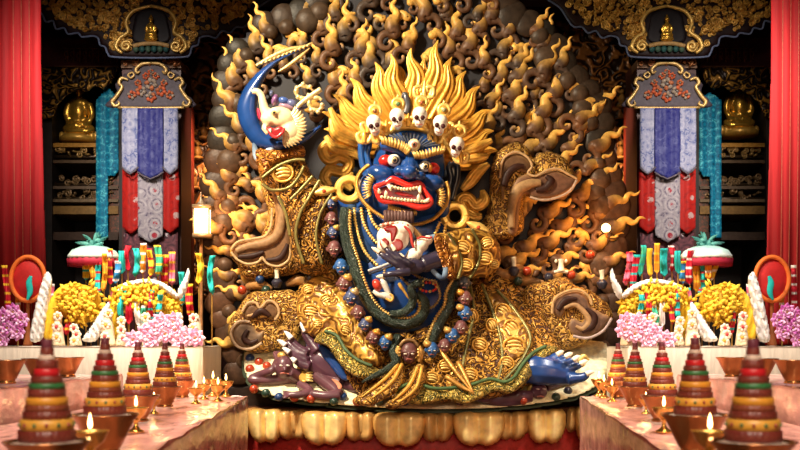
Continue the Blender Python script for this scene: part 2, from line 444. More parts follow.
def hall_side(s):
    left = s < 0
    X = (lambda x: x) if left else (lambda x: 818 - x)
    side = 'left' if left else 'right'
    def mir(o): return [(X(a), b) for a, b in o]
    rnd = random.Random(3)
    def rbox(m, x0, x1, y0, y1, d0, d1, c=None):            # relief-pixel box at depth d0..d1 (front face exact)
        a, b = sorted((X(x0), X(x1))); p, q = P(a, y1, d0), P(b, y0, d0)
        return box(m, p.x, q.x, d0, d1, p.z, q.z, c)
    # pillar
    pl = thing('temple_pillar', 'dark red hall pillar with painted capital behind the %s brocade banner' % ('left' if left else 'right'), 'pillar', tuple(Vector((P(X(151), 300, 13.1).x, 13.1, 0))))
    m = MB(); rbox(m, 122, 181, 60, 440, 12.95, 13.6)
    a = P(X(151), 300, 13); m.v = [Vector((q.x, q.y, max(q.z, 0) if q.z > .5 else 0)) for q in m.v]
    m.build('shaft', WOODR, pl, smooth=False)
    m = MB(); relief(m, mir([(112, 108), (109, 100), (113, 96), (117, 92), (115, 84), (120, 80), (124, 74), (130, 72), (134, 66), (142, 62), (152, 60), (162, 62), (168, 66), (172, 72), (178, 74), (182, 80), (187, 84), (185, 92), (189, 96), (193, 100), (190, 108)]), 12.86, .03, 4, (.075, .06, .075), cell=1.5, back=.1)
    cp = m.build('capital_panel', PAINT, pl)
    m = MB(); rnd2 = random.Random(5)
    for px, py, r in [(151, 84, 7), (141, 91, 6), (161, 91, 6), (132, 95, 5), (170, 95, 5), (151, 97, 6), (146, 76, 4), (156, 76, 4), (151, 72, 3.5), (138, 83, 4), (164, 83, 4)]:
        for k in range(6):
            t = 2 * PI * k / 6 + .3; pell(m, X(px + r * .6 * math.cos(t)), py + r * .6 * math.sin(t), 12.82, r * .42, r * .3, .03, rnd2.choice([(.55, .12, .05), (.48, .16, .07), (.33, .26, .20)]), -math.degrees(t) * (1 if left else -1), n=8, k=6)
        pell(m, X(px), py, 12.80, r * .2, r * .2, .03, (.3, .28, .26), n=8, k=6)
    m.build('painted_flowers', PAINT, cp)
    m = MB(); g = (.58, .38, .13)
    for q in (1, -1):
        f = lambda x: X(151 + q * (x - 151))
        ptube(m, [(f(151), 63), (f(142), 64), (f(136), 69), (f(137), 73), (f(140), 71)], [1.4, 1.8, 1.8, 1.5, .8], 12.80, g, n=8)
        ptube(m, [(f(132), 72), (f(128), 75), (f(131), 78), (f(134), 75), (f(132), 72)], 1.0, 12.80, g, n=8)
        ptube(m, [(f(128), 80), (f(122), 78), (f(119), 83), (f(122), 87), (f(118), 94), (f(115), 98), (f(112), 102), (f(115), 106), (f(119), 104), (f(118), 101)], [1, 1.7, 1.8, 1.7, 1.9, 1.9, 1.9, 1.8, 1.3, .7], 12.80, g, n=8)
    ptube(m, [(X(118), 107.5), (X(151), 108), (X(184), 107.5)], 1.4, 12.82, g, n=8); m.build('gilt_border', GILT, cp)
    m = MB(); rbox(m, 121, 181, 60, 68, 12.9, 13.2, (.20, .11, .06))
    m.build('neck_block', PAINT, pl, smooth=False)
    m = MB(); leaf_blobs(m, mir([(121, 57), (181, 57), (181, 68), (121, 68)]), 12.87, 16, rnd, col=(.40, .16, .06)); m.build('neck_carving', GILT, pl)
    # carved bracket
    br = thing('carved_bracket', 'gilded scroll carved bracket with scalloped pale edge above the %s pillar' % side, 'bracket', tuple(P(X(150), 57, 12.7)))
    B = [(22, -14), (28, 2), (36, 10), (42, 14), (46, 22), (53, 21), (56, 29), (64, 28), (68, 34), (78, 33), (82, 37), (92, 36), (98, 38), (100, 45), (105, 47), (108, 54), (114, 57), (150, 58), (184, 57), (190, 54), (192, 47), (198, 45), (200, 38), (208, 36), (216, 38), (222, 31), (230, 33), (236, 27), (244, 27), (250, 20), (258, 8), (270, 0), (282, -14)]
    m = MB(); relief(m, mir(B), 12.72, .02, 4, (.014, .004, .004), cell=3, back=.12, smooth=False); m.build('board', PAINT, br)
    m = MB(); ptube(m, mir(B[1:-1]), 1.0, 12.70, (.11, .14, .24), n=7, spl=4); m.build('scalloped_edge', PAINT, br)
    m = MB(); leaf_blobs(m, mir([(34, -8), (48, 16), (60, 24), (82, 32), (100, 34), (112, 52), (130, 54), (134, 38), (132, 14), (140, 6), (150, 4), (162, 6), (170, 14), (168, 38), (172, 54), (188, 52), (198, 34), (216, 32), (232, 24), (250, 12), (258, -8)]), 12.70, 480, rnd)
    for q in (1, -1):
        f = lambda x: X(151 + q * (x - 151))
        ptube(m, [(f(122), 53), (f(116), 47), (f(120), 38), (f(128), 32), (f(126), 22), (f(132), 12), (f(142), 8), (f(151), 6)], [1.5, 2.2, 2.2, 2, 2, 2, 1.8, 1.5], 12.66, (.72, .46, .12), n=8)
        scroll(m, f(126), 46, 6, 12.65, q * s, (.80, .52, .15), 1.7)
    m.build('gilt_scrolls', GILT, br)
    m = MB(); relief(m, mir([(134, 42), (134, 22), (138, 12), (151, 8), (164, 12), (168, 22), (168, 42)]), 12.69, .015, 3, (.008, .005, .008), cell=1.5); m.build('niche', PAINT, br)
    m = MB(); ptube(m, mir([(133, 46), (142, 44), (151, 43.5), (160, 44), (169, 46)]), 2.2, 12.64, (.42, .26, .10), n=8)
    for k in range(6): pell(m, X(136 + k * 6), 49, 12.66, 3, 3.4, .03, (.02, .08, .08) if k % 2 else (.05, .10, .07), n=10, k=6)
    m.build('lotus_ledge', PAINT, br)
    nb = thing('niche_figure', 'tiny gold seated figure in the dark niche of the %s carved bracket' % side, 'figurine', tuple(P(X(151), 43, 12.62)))
    m = MB(); x = X(151)
    pell(m, x, 39, 12.62, 7, 2.6, .05, GOLDL); pell(m, x, 35, 12.62, 6.5, 2.6, .06, GOLD); pell(m, x, 28, 12.62, 3.6, 6, .05, GOLD); pell(m, x, 19.5, 12.62, 2.4, 2.8, .04, GOLDL); pell(m, x, 16, 12.62, 1, 2, .02, GOLDL)
    for q in (-1, 1): ptube(m, [(x + q * 3.2, 25), (x + q * 5, 30), (x + q * 1, 33)], [1.4, 1.4, 1.1], 12.6, GOLD, n=7)
    voxel(m.build('gold_body', GOLDPL, nb), .012, 2)
    # brocade banner on the pillar
    bn = thing('brocade_banner', 'pointed blue, white and red brocade banner strips hanging on the %s pillar' % side, 'banner', tuple(P(X(151), 240, 12.75)))
    def strip(name, x0, x1, y0, y1, dd, matl):
        xm = (x0 + x1) / 2; wv = random.Random(int(x0) + (0 if left else 5))
        m = MB(); pa = [(x0, y0), (xm, y0), (x1, y0), (x1 + .3, (y0 + y1) / 2), (x1, y1 - 7), (xm, y1), (x0, y1 - 7), (x0 - .3, (y0 + y1) / 2)]
        relief(m, mir(pa), dd, .012, 2, None, cell=2, back=.015, smooth=False, hf=lambda x, y, s_: .012 * np.sin(x * .55)); o = m.build(name, matl, bn); return o
    strip('red_strip', 122.5, 139, 150, 235, 12.80, DRED); strip('red_strip', 161, 179, 150, 234, 12.80, DRED); strip('white_strip', 138, 163, 150, 243, 12.77, DWHITE2)
    strip('white_strip', 122, 138.5, 108, 174, 12.72, DWHITE); strip('white_strip', 162.5, 178, 108, 174, 12.72, DWHITE); strip('blue_strip', 137.5, 163.5, 108, 179, 12.69, DBLUE)
    m = MB()
    for a, b, yy in [(122, 138.5, 174), (162.5, 178, 174), (137.5, 163.5, 179)]: ptube(m, mir([(a, yy - 7), ((a + b) / 2, yy), (b, yy - 7)]), .9, 12.68, (.12, .10, .12), n=7, spl=2)
    m.build('dark_edging', PAINT, bn)
    lb = thing('hanging_skirt_banner', 'dark patterned cloth panel with white motifs hanging below the %s banner' % side, 'banner', tuple(P(X(151), 285, 12.85)))
    m = MB(); relief(m, mir([(124, 232), (178, 232), (178, 285), (124, 285)]), 12.86, .012, 2, None, cell=3, smooth=False, back=.02); m.build('cloth', brocade('dark_brocade', (.06, .03, .04), (.62, .55, .58), (.30, .10, .12), 5), lb) if left else m.build('cloth', bpy.data.materials['dark_brocade'], lb)
    # teal banner lit behind
    tb = MB(); relief(tb, mir([(96, 100), (108, 86 if left else 92), (119, 98), (119, 170), (114, 178), (108, 170), (108, 238), (96, 238)]), 13.9, .015, 2, None, cell=2.5, smooth=False, back=.02, hf=lambda x, y, s_: .015 * np.sin(x * .7))
    tag(tb.build('teal_banner', DTEAL), 'shimmering teal blue hanging banner beside the %s golden figure' % side, 'banner')
    tb = MB(); relief(tb, mir([(109, 172), (121, 172), (121, 238), (109, 236)]), 14.0, .015, 2, None, cell=2.5, smooth=False, back=.02)
    tag(tb.build('green_banner', brocade('green_brocade', (.03, .05, .04), (.10, .22, .14), (.25, .08, .05), 12) if left else bpy.data.materials['green_brocade']), 'dark green patterned banner beside the teal strip on the %s' % side, 'banner')
    # shrine cabinet
    sc = thing('shrine_cabinet', 'dark wooden shrine cabinet with carved shelves behind the %s curtain' % side, 'cabinet', tuple(Vector((P(X(80), 200, 14.4).x, 14.4, 0))))
    m = MB(); rbox(m, 48, 118, 62, 430, 14.9, 15.0); rbox(m, 40, 52, 40, 436, 13.9, 14.95); rbox(m, 119, 124, 40, 436, 13.9, 14.95)
    m.build('carcass', WOODK, sc, smooth=False)
    for y0, y1, c in [(143, 147, GOLDD), (160, 163, (.10, .06, .03)), (186, 189, (.12, .08, .05)), (199, 202, (.16, .11, .06)), (206, 214, (.20, .11, .03)), (232, 240, (.05, .03, .02))]:
        m = MB(); rbox(m, 53, 118, y0, y1, 13.95, 14.85, c); m.build('shelf', PAINT, sc, smooth=False)
    for y in (152, 180, 194):
        m = MB(); rbox(m, 54, 117, y + 3, y + 6, 14.0, 14.06, (.05, .03, .015)); leaf_blobs(m, mir([(55, y - 6), (116, y - 6), (116, y + 6), (55, y + 6)]), 14.0, 22, rnd, col=(.20, .12, .05) if y > 160 else (.34, .20, .06)); m.build('carved_rail', GILT, sc)
    m = MB(); relief(m, mir([(40, 66), (118, 66), (118, 70), (112, 84), (104, 90), (96, 86), (88, 92), (78, 90), (66, 96), (58, 106), (53, 118), (40, 120)]), 13.8, .05, 5, None, cell=2, back=.1, smooth=False); m.build('carved_arch', DIMGOLD, sc)
    m = MB(); rbox(m, 40, 119, 38, 67, 13.75, 13.9, (.055, .007, .007)); m.build('sign_board', PAINT, sc, smooth=False)
    m = MB(); r3 = random.Random(11)
    for k in range(9):                                          # ornamental seed-script: hanging bar with looped stems
        x = 64 + k * 6.2
        ptube(m, mir([(x, 48.5), (x + 4.6, 48.5)]), .6, 13.74, (.17, .06, .02), n=6, spl=2)
        ptube(m, mir([(x + 3.6, 48.5), (x + 3.6, 56), (x + 3.2, 62)]), .7, 13.74, (.17, .06, .02), n=6, spl=3)
        yy = r3.uniform(51, 54); ptube(m, mir([(x + 3.4, yy), (x + 1.2, yy - 1), (x + .6, yy + 3), (x + 2.2, yy + 4), (x + 1, yy + 7)]), .55, 13.74, (.17, .06, .02), n=6, spl=3)
    ptube(m, mir([(54, 66.5), (118, 66.5)]), .7, 13.74, (.20, .09, .03), n=6, spl=2)
    m.build('script_line', PAINT, sc)
    # golden seated figure
    gb = thing('golden_buddha', 'golden seated buddha on a lotus throne in the %s shrine' % side, 'statue', tuple(P(X(78), 143, 14.3)))
    dd = 14.2; x = X(79); yo = 0 if left else -6
    m = MB(); pell(m, x, 128 + yo, dd, 15, 5, .17); pell(m, x, 112 + yo, dd, 9, 15, .13); pell(m, x, 103 + yo, dd, 11, 5, .11); pell(m, x, 90 + yo, dd, 5.2, 6.6, .09); pell(m, x, 82.5 + yo, dd, 2.4, 3, .05)
    for q in (-1, 1):
        ptube(m, [(x + q * 10, 103 + yo), (x + q * 13, 114 + yo), (x + q * 9, 123 + yo), (x + q * 2, 124 + yo, -.1)], [3.4, 3.2, 2.8, 2.2], dd - .06, None, n=9)
        ptube(m, [(x + q * 14, 128 + yo), (x + q * 8, 131 + yo, -.1), (x - q * 4, 130 + yo, -.12)], [3.6, 3.4, 2.6], dd - .1, None, n=9); ptube(m, [(x + q * 5.4, 88 + yo), (x + q * 5.8, 93 + yo)], 1, dd, None, n=7, spl=2)
    pell(m, x, 91 + yo, dd - .09, 1, 1.6, .03)
    voxel(m.build('gold_body', GOLDPL, gb), .025, 3)
    m = MB()
    for k in range(9):
        t = (k - 4) / 4; pell(m, x + t * 17, 136 + yo, dd - .16 + .1 * t * t, 3, 4.6, .05, (.72, .42, .08), n=10, k=6)
    lathe(m, [(.26, 0), (.27, .05), (.22, .1)], (.6, .34, .06), 20, tuple(P(x, 142.5 + yo, dd))); m.build('lotus_throne', GILT, gb)
    # curtain
    m = MB(); cx = [(-6 if left else -14), 39, 42, 43, 46, 47, 46, -10]
    fx = lambda x: x if left else 812 - x
    ol = [(fx(-8), -20), (fx(41), -20), (fx(41), 60), (fx(43), 150), (fx(45), 230), (fx(47), 300), (fx(47), 345), (fx(-8), 345)]
    relief(m, ol, 11.4, .02, 3, None, cell=2, back=.03, smooth=False, hf=lambda x, y, s_: (.010 * np.sin((x if left else 812 - x) * .58)) + .008 * np.sin((x) * .21))
    cu = thing('red_curtain', 'tall straight red curtain hanging at the %s edge of the hall' % side, 'curtain', tuple(P(fx(20), 345, 11.4)))
    m.build('cloth', REDCLOTH, cu)
    m = MB()
    for x0 in (13, 21, 29): ptube(m, [(fx(x0), -18), (fx(x0 + 1), 150), (fx(x0 + 3), 344)], .35, 11.365, (.55, .16, .10), n=6, spl=3)
    m.build('seam', PAINT, cu)
    # carved wall panel between pillar and aureole
    m = MB(); relief(m, mir([(184, 40), (262, 20), (262, 300), (184, 300)]), 14.4, .02, 4, None, cell=4, back=.2, smooth=False); cw = thing('carved_wall_panel', 'dim brown carved panel with small gilded figures beside the %s pillar' % side, 'panel', tuple(P(X(220), 300, 14.4)))
    m.build('panel', DARKCARVE, cw)
    for k in range(8):
        fx_, fy_ = [(192, 128), (198, 152), (206, 170), (194, 182), (208, 98), (196, 100), (204, 132), (212, 150)][k]
        m = MB(); c = mixc((.16, .07, .02), (.34, .17, .04), rnd.random())
        pell(m, X(fx_), fy_, 14.34, 3.4, 6, .08, c); pell(m, X(fx_), fy_ - 8, 14.34, 2.2, 2.6, .06, c); pell(m, X(fx_), fy_ + 6, 14.34, 5.4, 2.4, .09, c); m.build('carved_figure', CARVED, cw)
    m = MB(); rbox(m, 186, 192, 100, 436, 13.75, 13.9, (.25, .03, .015)); tag(m.build('red_post', PAINT, smooth=False), 'thin red wooden post at the inner side of the %s pillar' % side, 'post')
    # box lantern on the left; on the right an added glow globe
    if left:
        ln = thing('wall_lantern', 'lit white box lantern standing on a post beside the left edge of the aureole', 'lantern', tuple(Vector((P(201, 0, 9.95).x, 9.95, 0))))
        m = MB(); rbox(m, 194, 208, 208, 233, 9.88, 10.02); m.build('glass', plain('lantern_glow', (1., .74, .42), .5, 0, .05, 3, emit=5.), ln, smooth=False)
        m = MB(); rbox(m, 192, 210, 204, 208, 9.85, 10.05, (.35, .25, .15)); rbox(m, 192, 210, 233, 237, 9.85, 10.05, (.35, .25, .15))
        for a in (192.5, 208): rbox(m, a, a + 1.4, 208, 233, 9.86, 9.88, (.35, .25, .15))
        ptube(m, [(201, 204), (201, 199), (201, 192)], [4, 1.2, .5], 9.95, (.5, .4, .3), n=8); m.build('frame', GILT, ln)
        m = MB(); q = P(201, 237, 9.95); lathe(m, [(.10, 0), (.09, .03), (.02, .06), (.018, q.z)], (.25, .12, .05), 12, (q.x, 9.95, 0)); m.build('post', GILT, ln)
        point('lantern_light', P(206, 221, 9.70), 14, (1., .50, .18), .08)
    else:
        ln = thing('glow_globe', 'small glowing globe on a bracket, added in place of a glow, at the right edge of the aureole', 'lamp', tuple(P(606, 234, 9.9)))  # added: stands in for a warm burst of light, no lamp there
        m = MB(); pell(m, 606, 228, 9.86, 4.6, 4.6, .046); m.build('globe', plain('globe_glow', (1., .60, .24), .5, 0, .05, 3, emit=8.), ln)
        m = MB(); ptube(m, [(606, 232, 0), (608, 238, .02), (616, 238, .16), (621, 232, .26)], [2.2, 1, 1, 2], 9.86, (.35, .15, .04), n=8); m.build('bracket', GILT, ln)
        point('glow_globe_light', P(602, 226, 9.62), 15, (1., .40, .11), .08)  # added warm light to go with the globe

hall_side(-1); hall_side(1)
m = MB(); a, b = P(-80, 0, 13.4), P(880, 0, 13.4)
box(m, a.x, b.x, 12.95, 13.5, P(0, -6, 13).z, P(0, -70, 13).z); tag(m.build('ceiling_beam', WOODK, smooth=False), 'dark beam across the top of the hall above the gilded brackets', 'beam')
# ------------------------------------------------------------------ the flame aureole behind the statue
def lerp(a, b, t): return a + (b - a) * max(0, min(1, t))
def dS(x, y): return 9.92 - .0140 * (y - 350)                      # face of the sloping base
def dR(x, y): return lerp(9.80, 9.02, (y - 280) / 125)              # robe
def dG(y): return 9.46 - (y - 200) * .0026                         # garland

AUR = [(247, 32), (262, 14), (296, 4), (318, -14), (330, -40), (360, -62), (420, -70), (470, -60), (496, -36), (511, -6), (522, 10), (546, 22),
       (562, 44), (580, 68), (597, 90), (610, 114), (612, 150), (622, 186), (624, 222), (622, 262), (618, 300), (616, 350), (604, 385),
       (560, 396), (400, 398), (250, 390), (226, 352), (214, 318), (208, 280), (204, 246), (205, 208), (208, 160), (215, 112), (220, 64), (232, 44)]
aur = thing('flame_aureole', 'tall carved aureole of dark smoke clouds and gold tipped flames behind the blue statue', 'aureole', (0, 10.1, 0))
m = MB(); relief(m, AUR, 10.16, .03, 8, (.016, .015, .022), cell=6, back=.12)
m.build('back_panel', paint('aureole_ground', .6, 0, .4, 3), aur)
m = MB(); relief(m, [(240, 380), (600, 380), (590, 440), (560, 460), (280, 460), (250, 440)], 10.1, .02, 6, (.03, .015, .01), cell=8, back=.1); m.build('foot', CARVED, aur)


def spiral_curl(px, py, ang, sc, chir, d, m, goldness=1.0, tail=True):
    """a smoke scroll: a spiral head that swells into a cloud body and runs out in a wavy golden tongue."""
    pts = []; rad = []
    for i in range(9):                                   # spiral head
        a = -2.2 * PI + i / 8 * 2.0 * PI + 1.2
        r = .16 + i / 8 * .62
        pts.append((r * math.cos(a) - .1, r * math.sin(a))); rad.append(.13 + .20 * i / 8)
    lx, ly = pts[-1]
    if tail:
        W = [(.45, .05, .50), (.9, -.12, .58), (1.35, -.08, .50), (1.72, .20, .37), (2.05, .22, .28), (2.35, .0, .24), (2.65, -.02, .18), (2.92, .2, .13), (3.2, .22, .09), (3.45, .08, .02)]
        for x, y, r in W: pts.append((x + .15, y + .55)); rad.append(r)
    else:
        for x, y, r in [(.5, -.1, .4), (.9, -.45, .28), (1.0, -.9, .1)]: pts.append((x, y + .4)); rad.append(r)
    ca, sa = math.cos(ang), math.sin(ang); out = []
    for x, y in pts:
        y *= chir
        out.append((px + sc * (x * ca - y * sa), py - sc * (x * sa + y * ca)))
    n = len(out)
    ro = [r * sc for r in rad]
    br = mixc((.15, .068, .030), (.065, .046, .036), R.random() if py < 150 else .45 * R.random())  # lower curls kept browner: warm glow put into their colour
    def col(t):
        if t < .12: return mixc(TAN, br, t / .12)
        if t < .54: return br
        return mixc(br, mixc(br, (.80, .46, .10), goldness), (t - .54) / .16)
    ptube(m, out, ro, d, col, n=10, flat=.75, spl=5)
    return out


SIL = np.array([(253, 150), (236, 110), (250, 74), (300, 50), (318, 60), (312, 90), (326, 100), (330, 88), (348, 76), (372, 58), (392, 50), (410, 44), (438, 36),
                (455, 55), (468, 68), (484, 84), (494, 110), (500, 150), (512, 141), (530, 145), (552, 150), (575, 165), (578, 185), (560, 198), (530, 202),
                (505, 230), (500, 262), (515, 285), (545, 280), (566, 276), (605, 298), (610, 330), (600, 400), (240, 400), (236, 310), (246, 292), (240, 276),
                (228, 262), (232, 244), (262, 232), (268, 205), (256, 175)], float)


def flow(px, py):
    dx, dy = px - 405, py - 255; l = math.hypot(dx, dy) + 1e-6
    return math.atan2(-dy / l + .32, dx / l)

cand = []
yy = -6; row = 0
while yy < 352:
    xx = 214 + (13 if row % 2 else 0)
    while xx < 622:
        cand.append((xx + R.uniform(-4, 4), yy + R.uniform(-3, 3))); xx += 25
    yy += 17; row += 1
cand = np.array(cand)
sa_, _ = sdist(cand, np.array(AUR, float)); ss_, _ = sdist(cand, SIL)
ncurl = 0
rest = MB()
for (px, py), a_, s_ in zip(cand, sa_, ss_):
    if a_ < 7 or s_ > 11: continue
    ang = flow(px, py) + R.uniform(-.25, .25); sc = R.uniform(9.5, 14)
    chir = 1 if px > 405 else -1
    if R.random() < .2: chir = -chir
    d = 10.09 - R.random() * .06
    tail = R.random() < .82
    ox, oy = px - math.cos(ang) * sc * 1.2, py + math.sin(ang) * sc * 1.2
    ncurl += 1
    if ncurl <= 98:
        m = MB(); spiral_curl(ox, oy, ang, sc, chir, d, m, 1.0 if py > 20 else .8, tail)
        m.build('flame_curl', CARVED, aur)
    else:
        spiral_curl(ox, oy, ang, sc, chir, d, rest, 1.0, tail)
if rest.v:
    o = rest.build('flame_curls', CARVED, aur); o['kind'] = 'stuff'
# smoke-cloud lobes round the rim
rim = spline(AUR, 6, True)
acc = 0; prev = rim[0]; nl = 0
for q in rim[1:]:
    acc += math.hypot(*(q - prev)); prev = q
    if q[1] > 380 or q[1] < -30: continue
    if acc > 17 and nl < 98:
        acc = 0; nl += 1
        cx_, cy_ = 412, 200
        dx, dy = cx_ - q[0], cy_ - q[1]; l = math.hypot(dx, dy)
        r = R.uniform(11, 17)
        m = MB(); c1 = mixc((.020, .017, .013), (.045, .027, .017), R.random()) if q[1] < 140 else mixc((.045, .024, .015), (.10, .045, .022), R.random())  # lower lobes redder: the warm glow is put into their colour
        bx_, by_ = q[0] + dx / l * r * .7, q[1] + dy / l * r * .7
        ellipsoid(m, P(bx_, by_, 10.08), r * .0101 * R.uniform(.9, 1.25), .045, r * .0101, c1, rot=R.uniform(-.8, .8), n=16, k=10)
        m.build('smoke_lobe', CARVED, aur)
        if R.random() < .75 and nl < 97:
            nl += 1; r2 = r * R.uniform(.6, .85); m = MB()
            ellipsoid(m, P(q[0] + dx / l * (r + 7) + R.uniform(-4, 4), q[1] + dy / l * (r + 7) + R.uniform(-4, 4), 10.07), r2 * .0101, .07, r2 * .0101, mixc(c1, (.10, .06, .035), .5), n=16, k=10)
            m.build('smoke_lobe', CARVED, aur)

# ------------------------------------------------------------------ lotus pedestal and cream base
ped = thing('lotus_pedestal', 'gilded double lotus pedestal with broad upturned petals under the cream base', 'pedestal', (0, 9.6, 0))
m = MB()
lathe(m, [(1.74, 0), (1.74, .12), (1.68, .16), (1.66, .3), (1.68, .5)], (.33, .02, .015), n=64, o=(.15, 9.75, 0), sy=.33)
m.build('plinth', SATIN, ped)
m = MB(); lathe(m, [(1.68, .5), (1.70, .56), (1.7, .62), (1.66, .68), (1.5, .69)], (.10, .035, .015), n=64, o=(.15, 9.75, 0), sy=.33); m.build('rim', SATIN, ped)


def petal(m, cx, top, wd, ht, d, dark=False):
    g1, g2 = ((.68, .36, .08), (.98, .72, .30)) if not dark else ((.42, .20, .05), (.70, .43, .15))  # shading put into the gold: brown rims, bright middles, darker back petals
    o = [(cx - wd, top + 2), (cx - wd * .45, top - 1), (cx, top), (cx + wd * .45, top - 1), (cx + wd, top + 2), (cx + wd * 1.02, top + ht * .5), (cx + wd * .75, top + ht * .88),
         (cx + wd * .28, top + ht), (cx, top + ht * .93), (cx - wd * .28, top + ht), (cx - wd * .75, top + ht * .88), (cx - wd * 1.02, top + ht * .5)]
    def hf(x, y, s):
        u = (x - cx) / wd
        return .05 * np.exp(-((np.abs(u) - .48) / .3) ** 2) - .035 * np.exp(-(u / .12) ** 2) + .02 * ((y - top) / ht)
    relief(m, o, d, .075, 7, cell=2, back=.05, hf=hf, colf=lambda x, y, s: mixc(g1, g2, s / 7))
lotus_gold = paint('lotus_gold_leaf', .34, .3, .3, 9, .1, 30)
for k, (cx, wd) in enumerate([(232, 11), (266, 17), (325, 23), (399, 25), (479, 25), (546, 19), (586, 11)]):
    dpt = 9.08 + .5 * ((cx - 410) / 200) ** 2
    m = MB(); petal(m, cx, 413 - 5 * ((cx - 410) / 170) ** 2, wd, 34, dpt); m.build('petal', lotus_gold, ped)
for cx, wd in [(250, 12), (293, 18), (300, 13), (360, 17), (367, 12), (437, 17), (445, 12), (511, 17), (520, 12), (566, 12)]:
    dpt = 9.17 + .5 * ((cx - 410) / 200) ** 2 + (.05 if wd < 14 else 0)
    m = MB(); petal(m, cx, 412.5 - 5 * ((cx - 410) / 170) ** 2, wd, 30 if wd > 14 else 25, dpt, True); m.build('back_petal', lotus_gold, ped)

slab_o = [(244, 356), (250, 345), (262, 338), (300, 330), (420, 322), (560, 330), (602, 340), (612, 358), (608, 374), (590, 390), (560, 400), (505, 407), (440, 409), (370, 407), (305, 401), (265, 393), (247, 377)]
slab = thing('moon_disc_base', 'cream sloping oval base with dark edge on top of the gilded lotus', 'base', (0, 9.6, 0))
m = MB(); relief(m, slab_o, lambda x, y: dS(x, y), .03, 5, CREAM, cell=3, back=.02); m.build('disc_face', SATIN, slab)
m = MB(); relief(m, [(x if abs(x - 425) < 160 else x + (2 if x > 425 else -2), y + (4 if y > 345 else 0)) for x, y in slab_o], lambda x, y: dS(x, y) + .06, .0, 3, (.045, .06, .035), cell=4, back=.12); m.build('edge_band', SATIN, slab)
gem_cols = {'r': (.40, .045, .015), 'b': (.015, .05, .16), 'g': (.02, .05, .035), 'k': (.03, .03, .05), 'p': (.12, .03, .03)}
for x, y, c in [(250, 358, 'b'), (258, 351, 'b'), (259, 362, 'r'), (250, 369, 'r'), (267, 366, 'r'), (254, 389, 'r'), (266, 393, 'g'), (279, 397, 'b'), (294, 400, 'r'), (311, 401, 'r'),
                (334, 404, 'g'), (343, 399, 'b'), (357, 404, 'r'), (369, 404, 'r'), (379, 404, 'g'), (405, 404, 'b'), (460, 404, 'p'), (523, 403, 'r'), (556, 397, 'g'), (568, 391, 'k')]:
    m = MB(); pell(m, x, y if y < 399 else y - 2.5, dS(x, y) - .04, 4.6, 4.4, .045, gem_cols[c]); m.build('gem', GLOSS, slab)

# ------------------------------------------------------------------ the statue
st = thing('wrathful_deity_statue', 'large blue wrathful deity statue in gilded robes seated on the cream base', 'statue', (0, 9.6, .9))
# --- trunk: one continuous blue body (shoulders, belly, thighs, arms under the robes)
m = MB()
pell(m, 398, 284, 9.60, 52, 56, .26); pell(m, 400, 240, 9.62, 58, 45, .22); pell(m, 395, 215, 9.64, 46, 26, .17)
for pts, r in [([(345, 225), (318, 215), (295, 195), (285, 165), (282, 140)], [24, 24, 20, 15, 12]), ([(452, 235), (474, 246), (482, 256), (468, 260), (440, 258), (420, 256)], [20, 15, 13, 12, 11, 10]),
               ([(370, 320), (335, 315), (320, 320), (318, 345), (322, 362)], [20, 18, 15, 13, 10]), ([(430, 320), (480, 320), (505, 335), (520, 355), (530, 368)], [20, 18, 17, 14, 11])]:
    ptube(m, [(x, y, 0) for x, y in pts], r, lambda x, y: 9.70 if y < 262 else lerp(9.78, 9.45, (y - 300) / 70), None, flat=.4)
body = m.build('body', plain('statue_blue_skin', BLUE, .26, 0, .25, 6), st); voxel(body, .022, 6)

# --- head
DH = 9.55
m = MB()
pell(m, 409, 166, DH + .05, 37, 40, .30); pell(m, 405, 196, DH, 43, 27, .27); pell(m, 402, 214, DH, 24, 13, .22)
pell(m, 382, 175, DH - .18, 15, 10, .13, rot=20); pell(m, 432, 183, DH - .18, 14, 10, .13, rot=20)
pell(m, 404, 193, DH - .20, 31, 15, .15, rot=12)
pell(m, 367, 192, DH - .10, 9, 18, .12); pell(m, 443, 202, DH - .10, 8, 17, .12)
pell(m, 409.5, 172.5, DH - .38, 8.5, 7.5, .11); pell(m, 399.5, 171, DH - .34, 6.5, 5.5, .08); pell(m, 419.5, 176.5, DH - .34, 6.5, 5.5, .08)
for k_ in range(3): ptube(m, [(402 - k_, 161 + 2.6 * k_), (410, 159.5 + 2.6 * k_), (418 + k_, 163 + 2.6 * k_)], [1, 1.8, 1], DH - .305 - .012 * k_, None, n=8)
ptube(m, [(411, 156), (410.5, 163), (410, 170)], [5, 5.5, 6], lambda x, y: DH - .27 - (y - 156) * .005, None)
ptube(m, [(380, 146), (390, 146), (400, 151), (407, 156)], [4, 6, 6, 4], DH - .24, None); ptube(m, [(416, 157), (424, 156), (434, 153), (443, 153)], [4, 6, 6, 4], DH - .24, None)
head = m.build('head', plain('statue_blue_face', (.010, .052, .215), .25, 0, .35, 7), st); voxel(head, .011, 4)


def patch(name, outline, d, H, edge, col, matl, par, cell=.8, **kw):
    m = MB(); relief(m, outline, d, H, edge, col, cell=cell, **kw); return m.build(name, matl, par)

